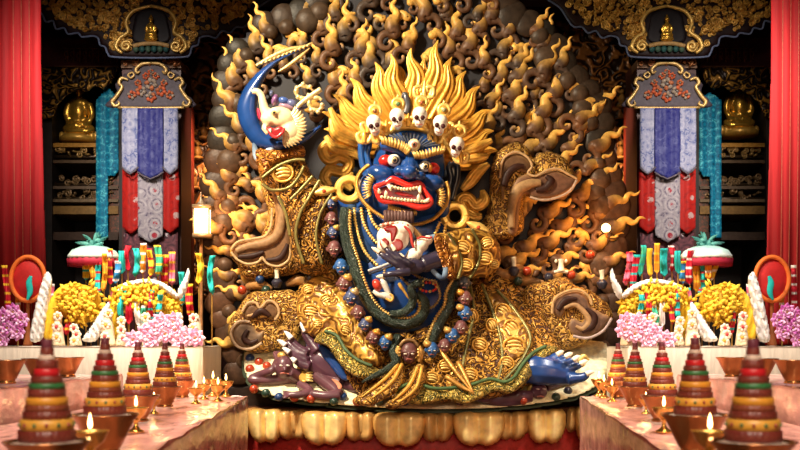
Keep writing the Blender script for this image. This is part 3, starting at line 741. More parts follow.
# eyes
def eye(cx, cy, rx, ry, red, rot, dd):
    m = MB()
    pell(m, cx + red[0], cy + red[1], dd + .055, rx * .66, ry * 1.0, .055, (.55, .016, .012), rot)
    pell(m, cx, cy, dd, ry * 1.05, ry, .06, (.90, .86, .74)); pell(m, cx + .6, cy - .2, dd - .025, ry * .74, ry * .74, .04, (.012, .010, .012))
    pell(m, cx + .6, cy - .2, dd - .045, ry * .50, ry * .50, .026, (.70, .52, .26)); pell(m, cx + .6, cy - .2, dd - .062, ry * .3, ry * .3, .014, (.008, .008, .01))
    return m
eye(394, 160.3, 11, 6.2, (-8.2, .6), 0, DH - .265).build('eye', GLOSS, head)
m = eye(425, 166.3, 10, 5.6, (8.5, 2.0), 25, DH - .27); pell(m, 429.5, 168, DH - .265, 3.2, 4.4, .05, (.75, .32, .05)); m.build('eye', GLOSS, head)
m = MB()
pell(m, 414, 145, DH - .31, 6.3, 6.3, .05, (.80, .66, .40)); pell(m, 414, 145, DH - .32, 4.9, 4.9, .05, (.88, .84, .72)); pell(m, 414.2, 144.8, DH - .34, 3.4, 3.4, .045, (.45, .16, .10)); pell(m, 414.2, 144.8, DH - .36, 1.8, 1.8, .035, (.01, .01, .01))
m.build('third_eye', GLOSS, head)
# brows: rows of golden tufts
def tufts(name, pts, n, ln, ang0, ang1, d, r, par=None, colr=(GOLDD, GOLDL)):
    q = spline(pts, 10); m = MB()
    for i in range(n):
        t = i / max(1, n - 1); p = q[int(t * (len(q) - 1))]; a = math.radians(ang0 + (ang1 - ang0) * t)
        e = (p[0] + ln * math.cos(a), p[1] - ln * math.sin(a)); mid = ((p[0] + e[0]) / 2 + 1.0, (p[1] + e[1]) / 2)
        ptube(m, [(p[0], p[1], 0), (mid[0], mid[1], -.02), (e[0], e[1], 0)], [r, r * .9, r * .25], d, lambda t: mixc(*colr, t), n=7, spl=3)
    return m.build(name, GILT, par or head)
tufts('eyebrow', [(383, 144), (392, 146.5), (401, 150), (406, 154)], 12, 9, 115, 60, DH - .34, 1.9)
tufts('eyebrow', [(416, 158), (424, 158), (433, 155), (441, 153)], 12, 8, 125, 65, DH - .34, 1.9)
tufts('cheek_hair', [(377, 178), (373, 182), (371, 188), (371, 194)], 12, 9, 125, 215, DH - .24, 1.2)
tufts('cheek_hair', [(433, 189), (437, 192), (438, 198), (437, 203)], 12, 8, 70, -40, DH - .24, 1.2)
tufts('chin_tuft', [(389, 205), (398, 208), (406, 210), (414, 210)], 15, 6, 250, 290, DH - .30, 1.3)
tufts('beard_fringe', [(369, 166), (361, 173), (357.5, 183), (361, 196), (371, 208), (386, 218), (398, 222), (412, 224), (431, 219), (443, 207), (447, 194), (445, 183)], 110, 3.0, 140, 400, DH - .20, 1.3, colr=(GOLDD, GOLD))
m = MB()
for i in range(9):
    x = 386 + i * 3.2
    ptube(m, [(x + (4 - i) * -.2, 211, 0), (x, 217, -.02), (x + (i - 4) * .3, 223, 0)], [2.0, 2.4, 1.2], DH - .31, (.10, .05, .045), n=8, spl=3)
m.build('goatee', SATIN, head)
# mouth
lipo = [(373.4, 189), (375, 184), (384, 181), (392, 175.5), (400, 178), (408.5, 182), (417, 180), (424, 183.4), (427, 190), (433, 198), (433.5, 204), (428, 209), (419, 211), (410, 208), (400, 204.5), (386, 204.5), (378, 201)]
lipi = [(378, 190), (385, 186), (392, 183.6), (400, 186), (408.5, 188), (418, 187), (422, 190), (424, 196), (428.5, 201), (425, 203.5), (417, 203.2), (405, 200), (393, 199), (384, 197.5)]
mouth = patch('mouth', lipi, DH - .335, .012, 3, (.16, .008, .012), GLOSS, head)
m = MB()
mid = [((a[0] + b[0]) / 2, (a[1] + b[1]) / 2) for a, b in zip(spline(lipo, 4, True)[::2], [min(spline(lipi, 4, True).tolist(), key=lambda q: (q[0] - a_[0]) ** 2 + (q[1] - a_[1]) ** 2) for a_ in spline(lipo, 4, True)[::2]])]
wid = [max(1.6, math.hypot(a[0] - b[0], a[1] - b[1]) * .46) for a, b in zip(spline(lipo, 4, True)[::2], [min(spline(lipi, 4, True).tolist(), key=lambda q: (q[0] - a_[0]) ** 2 + (q[1] - a_[1]) ** 2) for a_ in spline(lipo, 4, True)[::2]])]
ptube(m, mid + [mid[0]], wid + [wid[0]], DH - .36, (.66, .022, .014), n=12, spl=3, flat=.9)
m.build('lips', GLOSS, head)
m = MB(); pell(m, 404, 194.5, DH - .34, 11, 2.2, .02, (.36, .012, .02), 10); m.build('tongue', GLOSS, head)
m = MB()
for i in range(11):
    t = i / 10; x = lerp(389, 420, t); y = 185.6 + 2.9 * math.sin(t * PI) + t * 1.5
    pell(m, x, y, DH - .37, 1.8, 1.9, .03, (.86, .70, .46), n=10, k=6)
for i in range(14):
    t = i / 13; x = lerp(382, 425, t); y = 197.0 + 4.6 * t + .6 * math.sin(t * PI)
    pell(m, x, y, DH - .375, 1.9, 1.9, .03, (.88, .72, .48), n=10, k=6)
for x, y, dx, dy in [(389, 185.5, 1.5, 5.5), (419.5, 188, .5, 6), (386, 196, -.5, -5.5), (418.5, 199.5, 0, -5.5), (379.5, 192.5, -1.5, -4), (427, 201, 2, -3)]:
    ptube(m, [(x, y, 0), (x + dx * .6 + .3, y + dy * .6, -.02), (x + dx, y + dy, -.015)], [2.1, 1.6, .3], DH - .385, (.92, .82, .60), n=8, spl=3)
m.build('teeth', GLOSS, head)
# ears
for pts, col in [([(366, 139), (361.5, 143), (361, 155), (363.5, 168), (367, 176), (369, 168), (367, 155), (369, 145), (366, 139)], (.016, .085, .30)), ([(452, 163), (457, 166), (457, 178), (454, 190), (451, 200), (449, 190), (451, 178), (449, 168), (452, 163)], BLACKBLUE)]:  # right ear near-black: the head's shaded side put into its colour
    m = MB(); ptube(m, pts, [3.2] * len(pts), DH - .02, col, n=10, flat=1.2); relief(m, pts[:-1], DH, .02, 2, col, cell=1); m.build('ear', GLOSS, head)
# forehead hair lines
m = MB()
for i in range(15):
    x0 = 381 + i * 4.2; y0 = 139.5 - 10.0 * math.sin((i + 1) / 16 * PI) + i * .55
    x1 = 397 + i * 2.0; y1 = 143.5 + .35 * i
    ptube(m, [(x0, y0, 0), ((x0 + x1) / 2, (y0 + y1) / 2 - 1.5, -.02), (x1, y1 - 2, -.02)], [1.0, 1.0, .5], DH - .235, (.07, .085, .13), n=6, spl=3)
m.build('hairline', SATIN, head)

# --- neck drapes and beads on the chest
m = MB()
for k, (a, b) in enumerate([(352, 358), (358, 366), (364, 376), (371, 388)]):
    ptube(m, [(a, 205 + k * 3), (a + 1, 225 + k * 2), (b, 248 - k), (b + 12, 262 - 2 * k)], [4.5, 5, 5, 3], 9.42 - k * .01, mixc((.02, .05, .10), BLUE, k / 3), n=10, flat=.6)
m.build('neck_cloth', SILK, st)
for pts in [[(354, 208), (356, 226), (364, 250), (378, 266)], [(361, 208), (364, 224), (374, 240), (388, 250)], [(368, 208), (373, 222), (382, 232), (392, 240)], [(440, 222), (434, 236), (428, 244)], [(446, 222), (444, 234), (440, 246)]]:
    m = MB(); ptube(m, pts, 1.5, 9.34, GOLDL, n=8, beads=.028, bead=.4, spl=24); m.build('bead_string', GILT, st)
for pts in [[(385, 268), (383, 280), (379, 288)], [(396, 266), (400, 276), (410, 286)], [(404, 264), (414, 274), (424, 279), (436, 281)], [(436, 281), (440, 296), (434, 306), (424, 310)]]:
    m = MB(); ptube(m, pts, 1.3, lambda x, y: 9.27, (.42, .28, .11), n=8, beads=.024, bead=.4, spl=20); m.build('bead_string', GILT, st)
m = MB(); ptube(m, [(368, 271), (380, 267), (396, 261)], 1.6, 9.27, (.55, .55, .56), n=8); ptube(m, [(369, 274), (381, 270), (397, 264)], 1.1, 9.27, (.03, .03, .04), n=8); m.build('waist_cord', SATIN, st)
m = MB()
pell(m, 377, 285, 9.25, 4.5, 6.5, .05, (.60, .05, .03), -25); ptube(m, [(373, 291), (378, 294), (386, 296), (391, 299), (389, 294), (384, 284), (381, 279)], [1.5, 3, 3.6, 2.2, 2.4, 3.4, 1], 9.26, (.72, .72, .66), n=10); ptube(m, [(386, 298), (391, 301), (393, 297), (390, 294)], 1.3, 9.24, GOLD, n=8)
m.build('bell_pendant', GLOSS, st)
m = MB(); ptube(m, [(399, 283), (401, 287), (404, 291), (407, 296), (409, 299)], [1.6, 2, 1.4, 1.2, .5], 9.24, GOLD, n=8); m.build('hook_pendant', GILT, st)
m = MB()
for i in range(14):
    a = 2 * PI * i / 14
    pell(m, 428 + 8.5 * math.cos(a), 287 + 4.5 * math.sin(a), 9.27, 1.6, 1.6, .016, RED if i % 3 else GOLD, n=8, k=6)
m.build('red_rosette', GLOSS, st)

# --- flaming hair: fluted tongues fanning from the crown
tips = [(322, 112), (324, 129), (332, 94), (350, 78), (375, 62), (391, 54), (411, 48), (438, 40), (452, 57), (466, 71), (480, 86), (491, 110), (494, 131), (498, 151), (400, 66), (425, 58), (344, 104), (484, 120)]
for i, (tx, ty) in enumerate(tips):
    cx0, cy0 = 413, 152
    dx, dy = tx - cx0, ty - cy0; l = math.hypot(dx, dy); ux, uy = dx / l, dy / l; nx_, ny_ = -uy, ux
    sgn = -1 if tx < 408 else 1
    b = 30; wv = 7 * sgn
    back = i >= 14
    pts = [(cx0 + ux * b, cy0 + uy * b), (cx0 + ux * (b + .35 * (l - b)) - nx_ * -wv * .3, cy0 + uy * (b + .35 * (l - b)) + ny_ * wv * .9),
           (cx0 + ux * (b + .62 * (l - b)) + nx_ * wv * .75, cy0 + uy * (b + .62 * (l - b)) + ny_ * wv * .75), (cx0 + ux * (b + .84 * (l - b)) - nx_ * wv * .1, cy0 + uy * (b + .84 * (l - b)) - ny_ * wv * .1), (tx, ty)]
    m = MB()
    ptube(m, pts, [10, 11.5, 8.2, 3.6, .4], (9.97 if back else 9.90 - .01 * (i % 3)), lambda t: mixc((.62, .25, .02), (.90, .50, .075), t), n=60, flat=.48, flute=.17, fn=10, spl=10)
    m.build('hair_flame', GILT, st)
for pts in [[(331, 118), (336, 134), (352, 142), (362, 146)], [(326, 136), (334, 148), (350, 152), (360, 158)], [(328, 140), (323, 150), (329, 160), (340, 157), (349, 163), (344, 172), (330, 170), (325, 178), (330, 186)], [(489, 164), (478, 172), (470, 182), (462, 190)],
            [(488, 156), (476, 158), (464, 160)], [(482, 190), (484, 200), (476, 206), (468, 198), (461, 200), (464, 210), (474, 216), (482, 216)], [(352, 172), (346, 182), (352, 190)], [(330, 108), (340, 128), (358, 138)], [(492, 140), (476, 148), (462, 152)]]:
    m = MB(); ptube(m, pts, [2.2] + [5.2] * (len(pts) - 2) + [2.5], 9.78, lambda t: mixc((.66, .32, .04), (.85, .50, .10), abs(2 * t - 1)), n=32, flat=.7, flute=.13, fn=8, spl=8); m.build('hair_lock', GILT, st)

# --- crown of five skulls
crown = thing('skull_diadem', 'gold crown set with five small white skulls on the blue head', 'crown', (0, 9.4, 2.9))
m = MB()
for k in range(2):
    ptube(m, [(364, 143 - 4 * k), (376, 135 - 4 * k), (392, 129.5 - 4 * k), (412, 128 - 4 * k), (432, 132 - 4 * k), (446, 143 - 4 * k), (455, 157 - 4 * k)], 2.6 - .6 * k, lambda x, y: DH - .14 + .02 * k, GOLDL if k else GOLD, n=10, spl=16, beads=.05 if k else 0, bead=.2)
m.build('headband', GILT, crown)
for sx, sy in [(386, 128), (408, 122), (431, 126), (451, 140), (364, 138), (461, 158), (368, 128), (446, 128), (379, 138), (436, 138)]:
    m = MB(); R.random()
    for s in (-1, 1):
        ptube(m, [(sx, sy + 5), (sx + s * 5, sy + 3), (sx + s * 7, sy - 3), (sx + s * 3.5, sy - 5), (sx + s * 2.5, sy - 2)], [2, 2.3, 2, 1.6, 1.0], DH - .15, GOLDL, n=9, flat=.8)
    ptube(m, [(sx, sy + 5), (sx, sy - 3), (sx + .5, sy - 9)], [2.4, 2.6, .3], DH - .16, GOLD, n=9); m.build('crown_leaf', GILT, crown)
skp = [(374, 125, 375, 111, -10, (.25, .08, .02)), (397, 118.5, 398, 104, -4, (.10, .22, .10)), (419.6, 117, 421.4, 102.5, 2, (.55, .15, .06)), (440, 125, 444, 110, 10, (.42, .40, .22)), (456.5, 147, 459.5, 131, 12, (.60, .30, .05))]
for x, y, jx, jy, rot, jc in skp:
    m = MB(); d = DH - .27
    a = math.radians(rot); ux, uy = math.sin(a), -math.cos(a)
    pell(m, x + ux * 2.6, y + uy * 2.6, d, 7.6, 7.8, .085, BONE, rot); pell(m, x - ux * 5, y - uy * 5, d - .015, 4.9, 6, .065, BONE, rot); pell(m, x - ux * .5, y - uy * .5, d - .02, 6.7, 4, .06, BONE, rot)
    sk = m.build('skull', plain('bone_white', BONE, .35, 0, .06, 8) if 'bone_white' not in bpy.data.materials else bpy.data.materials['bone_white'], crown); voxel(sk, .007, 2)
    for s in (-1, 1):
        m = MB(); ex, ey = x - uy * 3.1 * s - ux * .2, y + ux * 3.1 * s + .6
        pell(m, ex, ey, d - .076, 2.3, 2.5, .02, (.055, .012, .012), n=12, k=8); m.build('eye_socket', SATIN, sk)
    m = MB(); pell(m, x - ux * 3.2, y - uy * 3.2, d - .086, .9, 1.3, .012, (.06, .01, .012), n=8, k=6); m.build('nose_hole', SATIN, sk)
    m = MB()
    ptube(m, [(x - ux * 7 + uy * 3, y - uy * 7 - ux * 3), (x - ux * 7.6, y - uy * 7.6), (x - ux * 7 - uy * 3, y - uy * 7 + ux * 3)], .5, d - .078, (.35, .10, .07), n=6); m.build('mouth_line', SATIN, sk)
    m = MB()
    ptube(m, [(jx + 5.2 * math.cos(t), jy + 5.2 * math.sin(t)) for t in np.linspace(0, 2 * PI, 13)], 2.2, DH - .17, GOLDL, n=8); pell(m, jx, jy - 7, DH - .17, 1.6, 3.4, .02, GOLDL); pell(m, jx, jy, DH - .18, 4.2, 4.2, .03, GOLD)
    jw = m.build('jewel_mount', GILT, crown)
    m = MB(); pell(m, jx, jy, DH - .205, 2.3, 2.3, .025, jc, n=10, k=8); m.build('jewel', GLOSS, jw)
m = MB()
for s in (-1, 1):
    ptube(m, [(424 + s * 3, 98), (424 + s * 9, 96), (424 + s * 9, 88), (424 + s * 3, 87), (424 + s * 4, 92)], [2, 2.4, 2.3, 1.8, 1.2], 9.5, GOLDL, n=9)
ptube(m, [(424, 99), (424, 90), (425, 80)], [2.5, 2.2, .5], 9.5, GOLDL, n=9); m.build('top_knot_ornament', GILT, crown)
m = MB(); ptube(m, [(400, 101), (404, 94), (406, 98), (408, 106), (406, 114)], [.6, 2, 3.4, 4, 4], 9.58, (.05, .055, .07), n=12, flute=.12, fn=6); m.build('snake_tie', GLOSS, crown)

# --- earrings
def earring(x, y, leaf, lab):
    e = thing('hoop_earring', lab, 'earring', tuple(P(x, y + 14, DH)))
    m = MB(); ptube(m, [(x + 10.5 * math.cos(t), y + 10.5 * math.sin(t)) for t in np.linspace(0, 2 * PI, 17)], 3.9, DH - .10, (.88, .56, .13), n=20, spl=3, flute=.13, fn=6); m.build('hoop', GILT, e)
    (x0, y0), (x1, y1) = leaf
    m = MB(); dx, dy = x1 - x0, y1 - y0; l = math.hypot(dx, dy); nx_, ny_ = -dy / l, dx / l
    relief(m, [(x0, y0), (x0 + dx * .4 + nx_ * 5, y0 + dy * .4 + ny_ * 5), (x0 + dx * .72 + nx_ * 4, y0 + dy * .72 + ny_ * 4), (x1, y1), (x0 + dx * .72 - nx_ * 4, y0 + dy * .72 - ny_ * 4), (x0 + dx * .4 - nx_ * 5, y0 + dy * .4 - ny_ * 5)], DH - .12, .05, 4, (.90, .60, .17), cell=1)
    pd = m.build('leaf_pendant', GILT, e)
    m = MB(); pell(m, x0 + dx * .5, y0 + dy * .5, DH - .175, 2, 2, .02, (.55, .06, .02), n=10, k=8); m.build('red_stone', GLOSS, pd)
earring(349, 189.5, ((311, 193), (337, 189)), 'gold hoop earring with leaf pendant below the bright blue left ear')
earring(455, 216, ((491, 233), (466, 222)), 'gold hoop earring with leaf pendant beside the dark jaw and right sleeve')

# --- robes
def robe(name, o, d, H, edge, matl, **kw):
    m = MB(); relief(m, o, d, H, edge, None, **kw); return m.build(name, matl, st)
def folds(pts_list):
    def hf(x, y, s):
        h = np.zeros_like(x)
        for pts, wd, ht in pts_list:
            q = spline(pts, 8); best = np.full(len(x), 1e9)
            for p in q: best = np.minimum(best, (x - p[0]) ** 2 + (y - p[1]) ** 2)
            h += ht * np.exp(-best / wd ** 2)
        return h
    return hf
sl = robe('raised_sleeve', [(255, 148), (264, 142), (282, 142), (302, 145), (305, 160), (314, 176), (328, 187), (336, 200), (338, 225), (338, 252), (332, 268), (318, 276), (300, 272), (292, 260), (289, 235), (284, 214), (276, 195), (263, 186), (258, 168)],
          9.62, .20, 26, GOLDF, hf=folds([([(318, 178), (308, 195), (300, 212), (296, 232), (302, 262)], 5, .05), ([(330, 195), (318, 212), (314, 235), (318, 262)], 4, .05), ([(300, 168), (290, 184), (272, 190)], 3, .03), ([(326, 230), (322, 250), (326, 268)], 3, .04)]))
patch('sleeve_cuff', [(257, 166), (255, 150), (268, 149), (284, 150), (302, 145), (305, 156), (292, 158), (276, 164), (264, 176)], 9.42, .07, 8, None, filigree('orange_scroll_cuff', (.70, .30, .05), (.22, .07, .01), 14, 30), st, cell=1.2)
m = MB(); ptube(m, [(254, 143), (257, 156), (262, 158), (270, 150), (279, 143)], [2, 4, 4.5, 3.5, 2], 9.42, lambda t: mixc((.05, .10, .2), (.45, .58, .72), math.sin(t * PI)), n=12); m.build('cuff_lining', SILK, st)
for pts in [[(262, 178), (278, 166), (294, 160), (305, 160)], [(262, 184), (272, 190), (288, 188), (298, 178), (304, 166)], [(320, 180), (310, 196), (300, 214), (296, 236), (304, 264)], [(332, 194), (320, 214), (316, 238), (322, 264)], [(290, 236), (286, 214), (278, 196)], [(313, 176), (300, 190), (290, 200)]]:
    m = MB(); ptube(m, pts, 1.7, lambda x, y: 9.385 if x < 318 else 9.40, (.24, .20, .06), n=8, spl=10); m.build('piping', GILT, st)


def medallion(x, y, r, d, rot=0, sq=.85):
    m = MB(); ring = []
    def tr(u, v):
        a = math.radians(rot); u *= 1; v *= sq
        return (x + u * math.cos(a) - v * math.sin(a), y + u * math.sin(a) + v * math.cos(a))
    ptube(m, [tr(r * math.cos(t), r * math.sin(t)) for t in np.linspace(0, 2 * PI, 17)], r * .13, d, GOLD, n=8, spl=3)
    relief(m, [tr(r * math.cos(t), r * math.sin(t)) for t in np.linspace(0, 2 * PI, 16)[:-1]], d + .03, .03, r * .8, (.62, .36, .07), cell=max(.9, r / 7))
    for k in (-1, 0, 1):
        hl = r * (.62 if k else .74)
        ptube(m, [tr(-hl, k * r * .42), tr(0, k * r * .42 - r * .12), tr(hl, k * r * .42)], [r * .08, r * .16, r * .08], d - .012, GOLDL, n=8)
    return m.build('medallion', GILT, st)
medallion(283, 173, 10, 9.40, -8)

# left knee and lower robes
robe('robe_back', [(296, 300), (300, 285), (318, 262), (345, 250), (460, 250), (500, 268), (530, 300), (555, 335), (560, 360), (520, 390), (480, 398), (400, 398), (362, 396), (340, 370), (310, 345)], lambda x, y: dR(x, y) + .07, .06, 12, GOLDF, cell=3)
robe('knee_cloth', [(298, 296), (308, 278), (322, 264), (338, 257), (346, 272), (352, 290), (361, 310), (372, 330), (387, 348), (384, 364), (366, 366), (350, 352), (334, 334), (318, 338), (304, 332), (297, 316)],
     lambda x, y: dR(x, y) - .02, .17, 20, GOLDP, hf=folds([([(312, 276), (326, 284), (340, 300), (352, 322)], 3, .035), ([(326, 266), (338, 284), (350, 306), (364, 330)], 3, .035), ([(306, 296), (316, 304), (330, 318)], 3, .03)]))
robe('garland_border', [(336, 258), (344, 262), (350, 284), (358, 304), (370, 325), (386, 346), (382, 356), (368, 340), (354, 320), (344, 298), (338, 278)], lambda x, y: dR(x, y) - .14, .06, 6, GOLDS)
for x, y, r, rot in [(311, 312, 8.5, 10), (308, 290, 6, -20), (330, 334, 7, 10), (326, 300, 6.5, -30), (346, 330, 6, 20), (318, 324, 5, 0)]: medallion(x, y, r, dR(x, y) - .19, rot)
robe('skirt', [(384, 345), (400, 352), (440, 344), (462, 326), (468, 300), (466, 284), (480, 280), (496, 286), (512, 300), (524, 314), (536, 332), (556, 346), (562, 358), (545, 360), (535, 370), (520, 384), (508, 394), (488, 399), (468, 397), (448, 402), (424, 400), (404, 392), (388, 380)],
     lambda x, y: dR(x, y) - .02, .16, 22, GOLDF, hf=folds([([(478, 286), (470, 320), (462, 350), (458, 388)], 4, .04), ([(500, 292), (512, 320), (508, 350), (500, 384)], 4, .04), ([(488, 300), (494, 330), (484, 366), (478, 394)], 5, -.03), ([(440, 350), (446, 372), (450, 396)], 4, -.03)]))
robe('knee_panel', [(486, 296), (500, 291), (514, 306), (526, 322), (534, 340), (530, 352), (518, 360), (508, 364), (500, 350), (496, 330), (490, 312)], lambda x, y: dR(x, y) - .14, .08, 10, GOLDP)
for x, y, r, rot in [(503, 311, 8, 35), (512, 328, 8.5, 45), (514, 346, 10.5, 0), (507, 363, 7, 20), (492, 325, 6.5, 60), (480, 345, 7.5, 20), (445, 366, 7, 0), (472, 316, 7, 70), (432, 378, 7, 10), (470, 375, 7.5, 10)]: medallion(x, y, r, dR(x, y) - .215, rot)
for pts in [[(482, 284), (492, 310), (500, 335), (502, 362), (496, 386)], [(497, 290), (516, 312), (530, 336), (524, 356), (512, 372), (500, 384)], [(470, 285), (474, 312), (468, 340), (462, 372), (466, 396)]]:
    m = MB(); ptube(m, pts, 1.6, lambda x, y: dR(x, y) - .20, (.22, .19, .06), n=8, spl=10); m.build('piping', GILT, st)
robe('left_hem', [(314, 342), (320, 332), (330, 329), (338, 334), (346, 346), (356, 358), (370, 365), (382, 372), (370, 378), (354, 376), (340, 364), (328, 347)], lambda x, y: dR(x, y) - .16, .07, 6, HEM, cell=1.2)
m = MB(); ptube(m, [(325, 331), (337, 336), (346, 350), (358, 360), (372, 366)], 1.7, lambda x, y: dR(x, y) - .235, (.08, .13, .06), n=8, spl=8); m.build('hem_piping', SATIN, st)
robe('front_hem', [(396, 389), (414, 383), (432, 389), (450, 388), (466, 386), (478, 384), (492, 379), (504, 382), (514, 379), (522, 366), (532, 354), (546, 346), (558, 348), (548, 358), (538, 366), (530, 378), (520, 388), (508, 394), (494, 392), (478, 400), (462, 404), (446, 400), (428, 404), (410, 404), (398, 398)], lambda x, y: dR(x, y) - .16, .08, 6, HEM, cell=1.3,
     hf=lambda x, y, s: .025 * np.sin(x * .28))
m = MB(); ptube(m, [(396, 389), (414, 383), (432, 388), (450, 388), (470, 385), (490, 379), (504, 382), (514, 377), (522, 365), (533, 353), (546, 346)], 1.8, lambda x, y: dR(x, y) - .245, (.07, .13, .05), n=8, spl=8); m.build('hem_piping', SATIN, st)
for o in ([(396, 362), (404, 364), (404, 380), (396, 392), (384, 400), (368, 406), (356, 404), (354, 399), (366, 390), (380, 380), (390, 370)], [(414, 366), (424, 364), (426, 378), (420, 392), (410, 402), (396, 409), (386, 408), (386, 403), (398, 394), (408, 382)]):
    patch('front_sash', o, lambda x, y: dR(x, y) - .24, .07, 7, None, GOLDS, st, cell=1.2)
m = MB()
for o in ([(402, 364), (392, 382), (372, 398)], [(398, 364), (386, 378), (362, 397)], [(422, 366), (416, 388), (398, 403)], [(418, 366), (409, 386), (392, 402)]):
    ptube(m, o, [1.8, 2, .8], lambda x, y: dR(x, y) - .315, GOLD, n=8)
m.build('sash_fold', GILT, st)
m = MB()
for o in ([(440, 350), (456, 372), (474, 394)], [(458, 362), (466, 378), (474, 394)], [(446, 376), (460, 386), (474, 393)]):
    ptube(m, o, [2.8, 2.4, .6], lambda x, y: dR(x, y) - .28, (.62, .32, .07), n=4, spl=3)
m.build('pointed_sash_end', GILT, st)

# lower right sleeve with cuff
dA = lambda x, y: lerp(9.16, 9.48, (x - 430) / 75)
robe('lowered_sleeve', [(436, 236), (448, 232), (466, 228), (484, 230), (496, 238), (501, 252), (499, 268), (488, 276), (470, 279), (455, 280), (446, 276), (438, 262)], dA, .16, 18, GOLDP,
     hf=folds([([(468, 230), (474, 250), (470, 276)], 3, .03), ([(452, 233), (458, 254), (452, 278)], 3, .03)]), back=.15)
patch('sleeve_cuff', [(434, 236), (440, 234), (448, 244), (455, 262), (456, 276), (448, 279), (442, 266), (436, 250)], lambda x, y: dA(x, y) - .13, .05, 5, None, bpy.data.materials['orange_scroll_cuff'], st, cell=1)
m = MB(); ptube(m, [(428, 238), (436, 238), (442, 254), (446, 270), (442, 278), (434, 272), (429, 264)], [2, 3, 3.2, 3.2, 2.6, 2.4, 1.5], 9.08, lambda t: mixc((.03, .05, .10), (.20, .30, .44), math.sin(t * 3 * PI) ** 2), n=12, spl=8); m.build('cuff_lining', SILK, st)
for pts in [[(448, 233), (456, 246), (462, 262), (458, 279)], [(472, 229), (480, 246), (478, 264), (470, 278)]]:
    m = MB(); ptube(m, pts, 1.5, lambda x, y: dA(x, y) - .17, (.17, .16, .05), n=8, spl=8); m.build('piping', GILT, st)
for x, y, r, rot in [(463, 247, 7.5, 20), (487, 243, 6.5, -20), (485, 258, 7.5, 10), (466, 265, 7, 10), (494, 264, 5, 10)]: medallion(x, y, r, dA(x, y) - .175, rot)

# scarves with fluted ends
def flute_piece(name, gold, browns, lips, d, H=.10):
    g = MB(); relief(g, gold, d, H, 9, None, cell=1.5); base = g.build(name, GOLDS, st)
    for o, c in browns:
        m = MB(); relief(m, o, d - H * .9, .045, 6, None, cell=1.1, colf=lambda x, y, s, c=c: mixc(mixc(c, TAN, .55), c, s / 3.5)); m.build('scarf_lining', SATIN, base)
    for pts, r, c in lips:
        m = MB(); ptube(m, pts, r, d - H - .04, c, n=10, spl=8, flat=.7); m.build('scarf_lip_hollow', SATIN, base)
LB = (.13, .065, .03); HOLLOW_SHADE = (.035, .012, .008)  # second tone: shade of the scarf hollows, put in as dark raised shapes
flute_piece('right_upper_scarf', [(478, 232), (486, 214), (489, 200), (490, 175), (495, 155), (505, 146), (517, 142), (528, 148), (533, 158), (540, 153), (553, 152), (565, 158), (571, 167), (577, 178), (572, 188), (560, 197), (548, 199), (535, 200), (525, 197), (524, 210), (522, 232), (500, 240)],
            [([(499, 172), (501, 161), (506, 155), (515, 153), (525, 156), (531, 163), (531, 169), (526, 173), (518, 171), (511, 173), (506, 182), (504, 200), (501, 195)], LB),
             ([(508, 232), (507, 205), (510, 190), (517, 178), (526, 174), (534, 176), (545, 172), (556, 170), (566, 174), (577, 179), (571, 190), (558, 197), (545, 199), (533, 198), (525, 194), (520, 205), (517, 232)], (.15, .07, .04))],
            [([(504, 186), (508, 174), (516, 167), (524, 166)], [3.5, 4, 3.6, 1.8], HOLLOW_SHADE), ([(536, 190), (546, 188), (551, 181), (546, 176)], [2.5, 4.2, 4, 2], HOLLOW_SHADE), ([(512, 228), (512, 205), (518, 190), (530, 184), (541, 183)], [3, 4.5, 5.5, 5, 3.6], (.34, .20, .09)), ([(500, 178), (503, 160), (515, 152), (527, 157), (532, 166), (528, 173), (536, 176), (548, 170), (558, 169), (568, 174), (577, 179)], 1.3, (.50, .32, .16)),
             ([(577, 180), (570, 191), (556, 198), (542, 200), (530, 197)], 1.3, (.42, .30, .22))], 9.88, .12)
flute_piece('left_upper_scarf', [(258, 240), (264, 226), (268, 210), (262, 192), (268, 184), (284, 188), (290, 205), (296, 230), (302, 250), (306, 268), (292, 275), (276, 277), (262, 279), (250, 280), (242, 276), (238, 266), (230, 256), (230, 248), (240, 240)],
            [([(231, 250), (236, 243), (250, 240), (264, 238), (272, 230), (275, 215), (272, 195), (266, 186), (280, 190), (287, 205), (291, 225), (291, 245), (288, 260), (278, 266), (268, 264), (262, 257), (258, 262), (248, 264), (238, 260)], (.20, .10, .045))],
            [([(236, 251), (250, 246), (266, 243), (278, 234), (282, 215), (277, 196)], [2.5, 4, 5, 5, 4, 2], (.33, .19, .09)), ([(238, 257), (252, 256), (264, 252)], [2, 3, 2], HOLLOW_SHADE), ([(266, 260), (280, 258), (288, 244)], [1.5, 3.2, 2], HOLLOW_SHADE),
             ([(231, 250), (238, 242), (252, 239), (265, 236), (271, 226), (272, 208)], 1.4, (.55, .36, .18)), ([(262, 257), (258, 262), (248, 264), (238, 260), (231, 252)], 1.3, (.55, .36, .18)), ([(262, 257), (268, 264), (279, 266), (289, 259), (291, 244)], 1.3, (.55, .36, .18))], 9.86, .12)
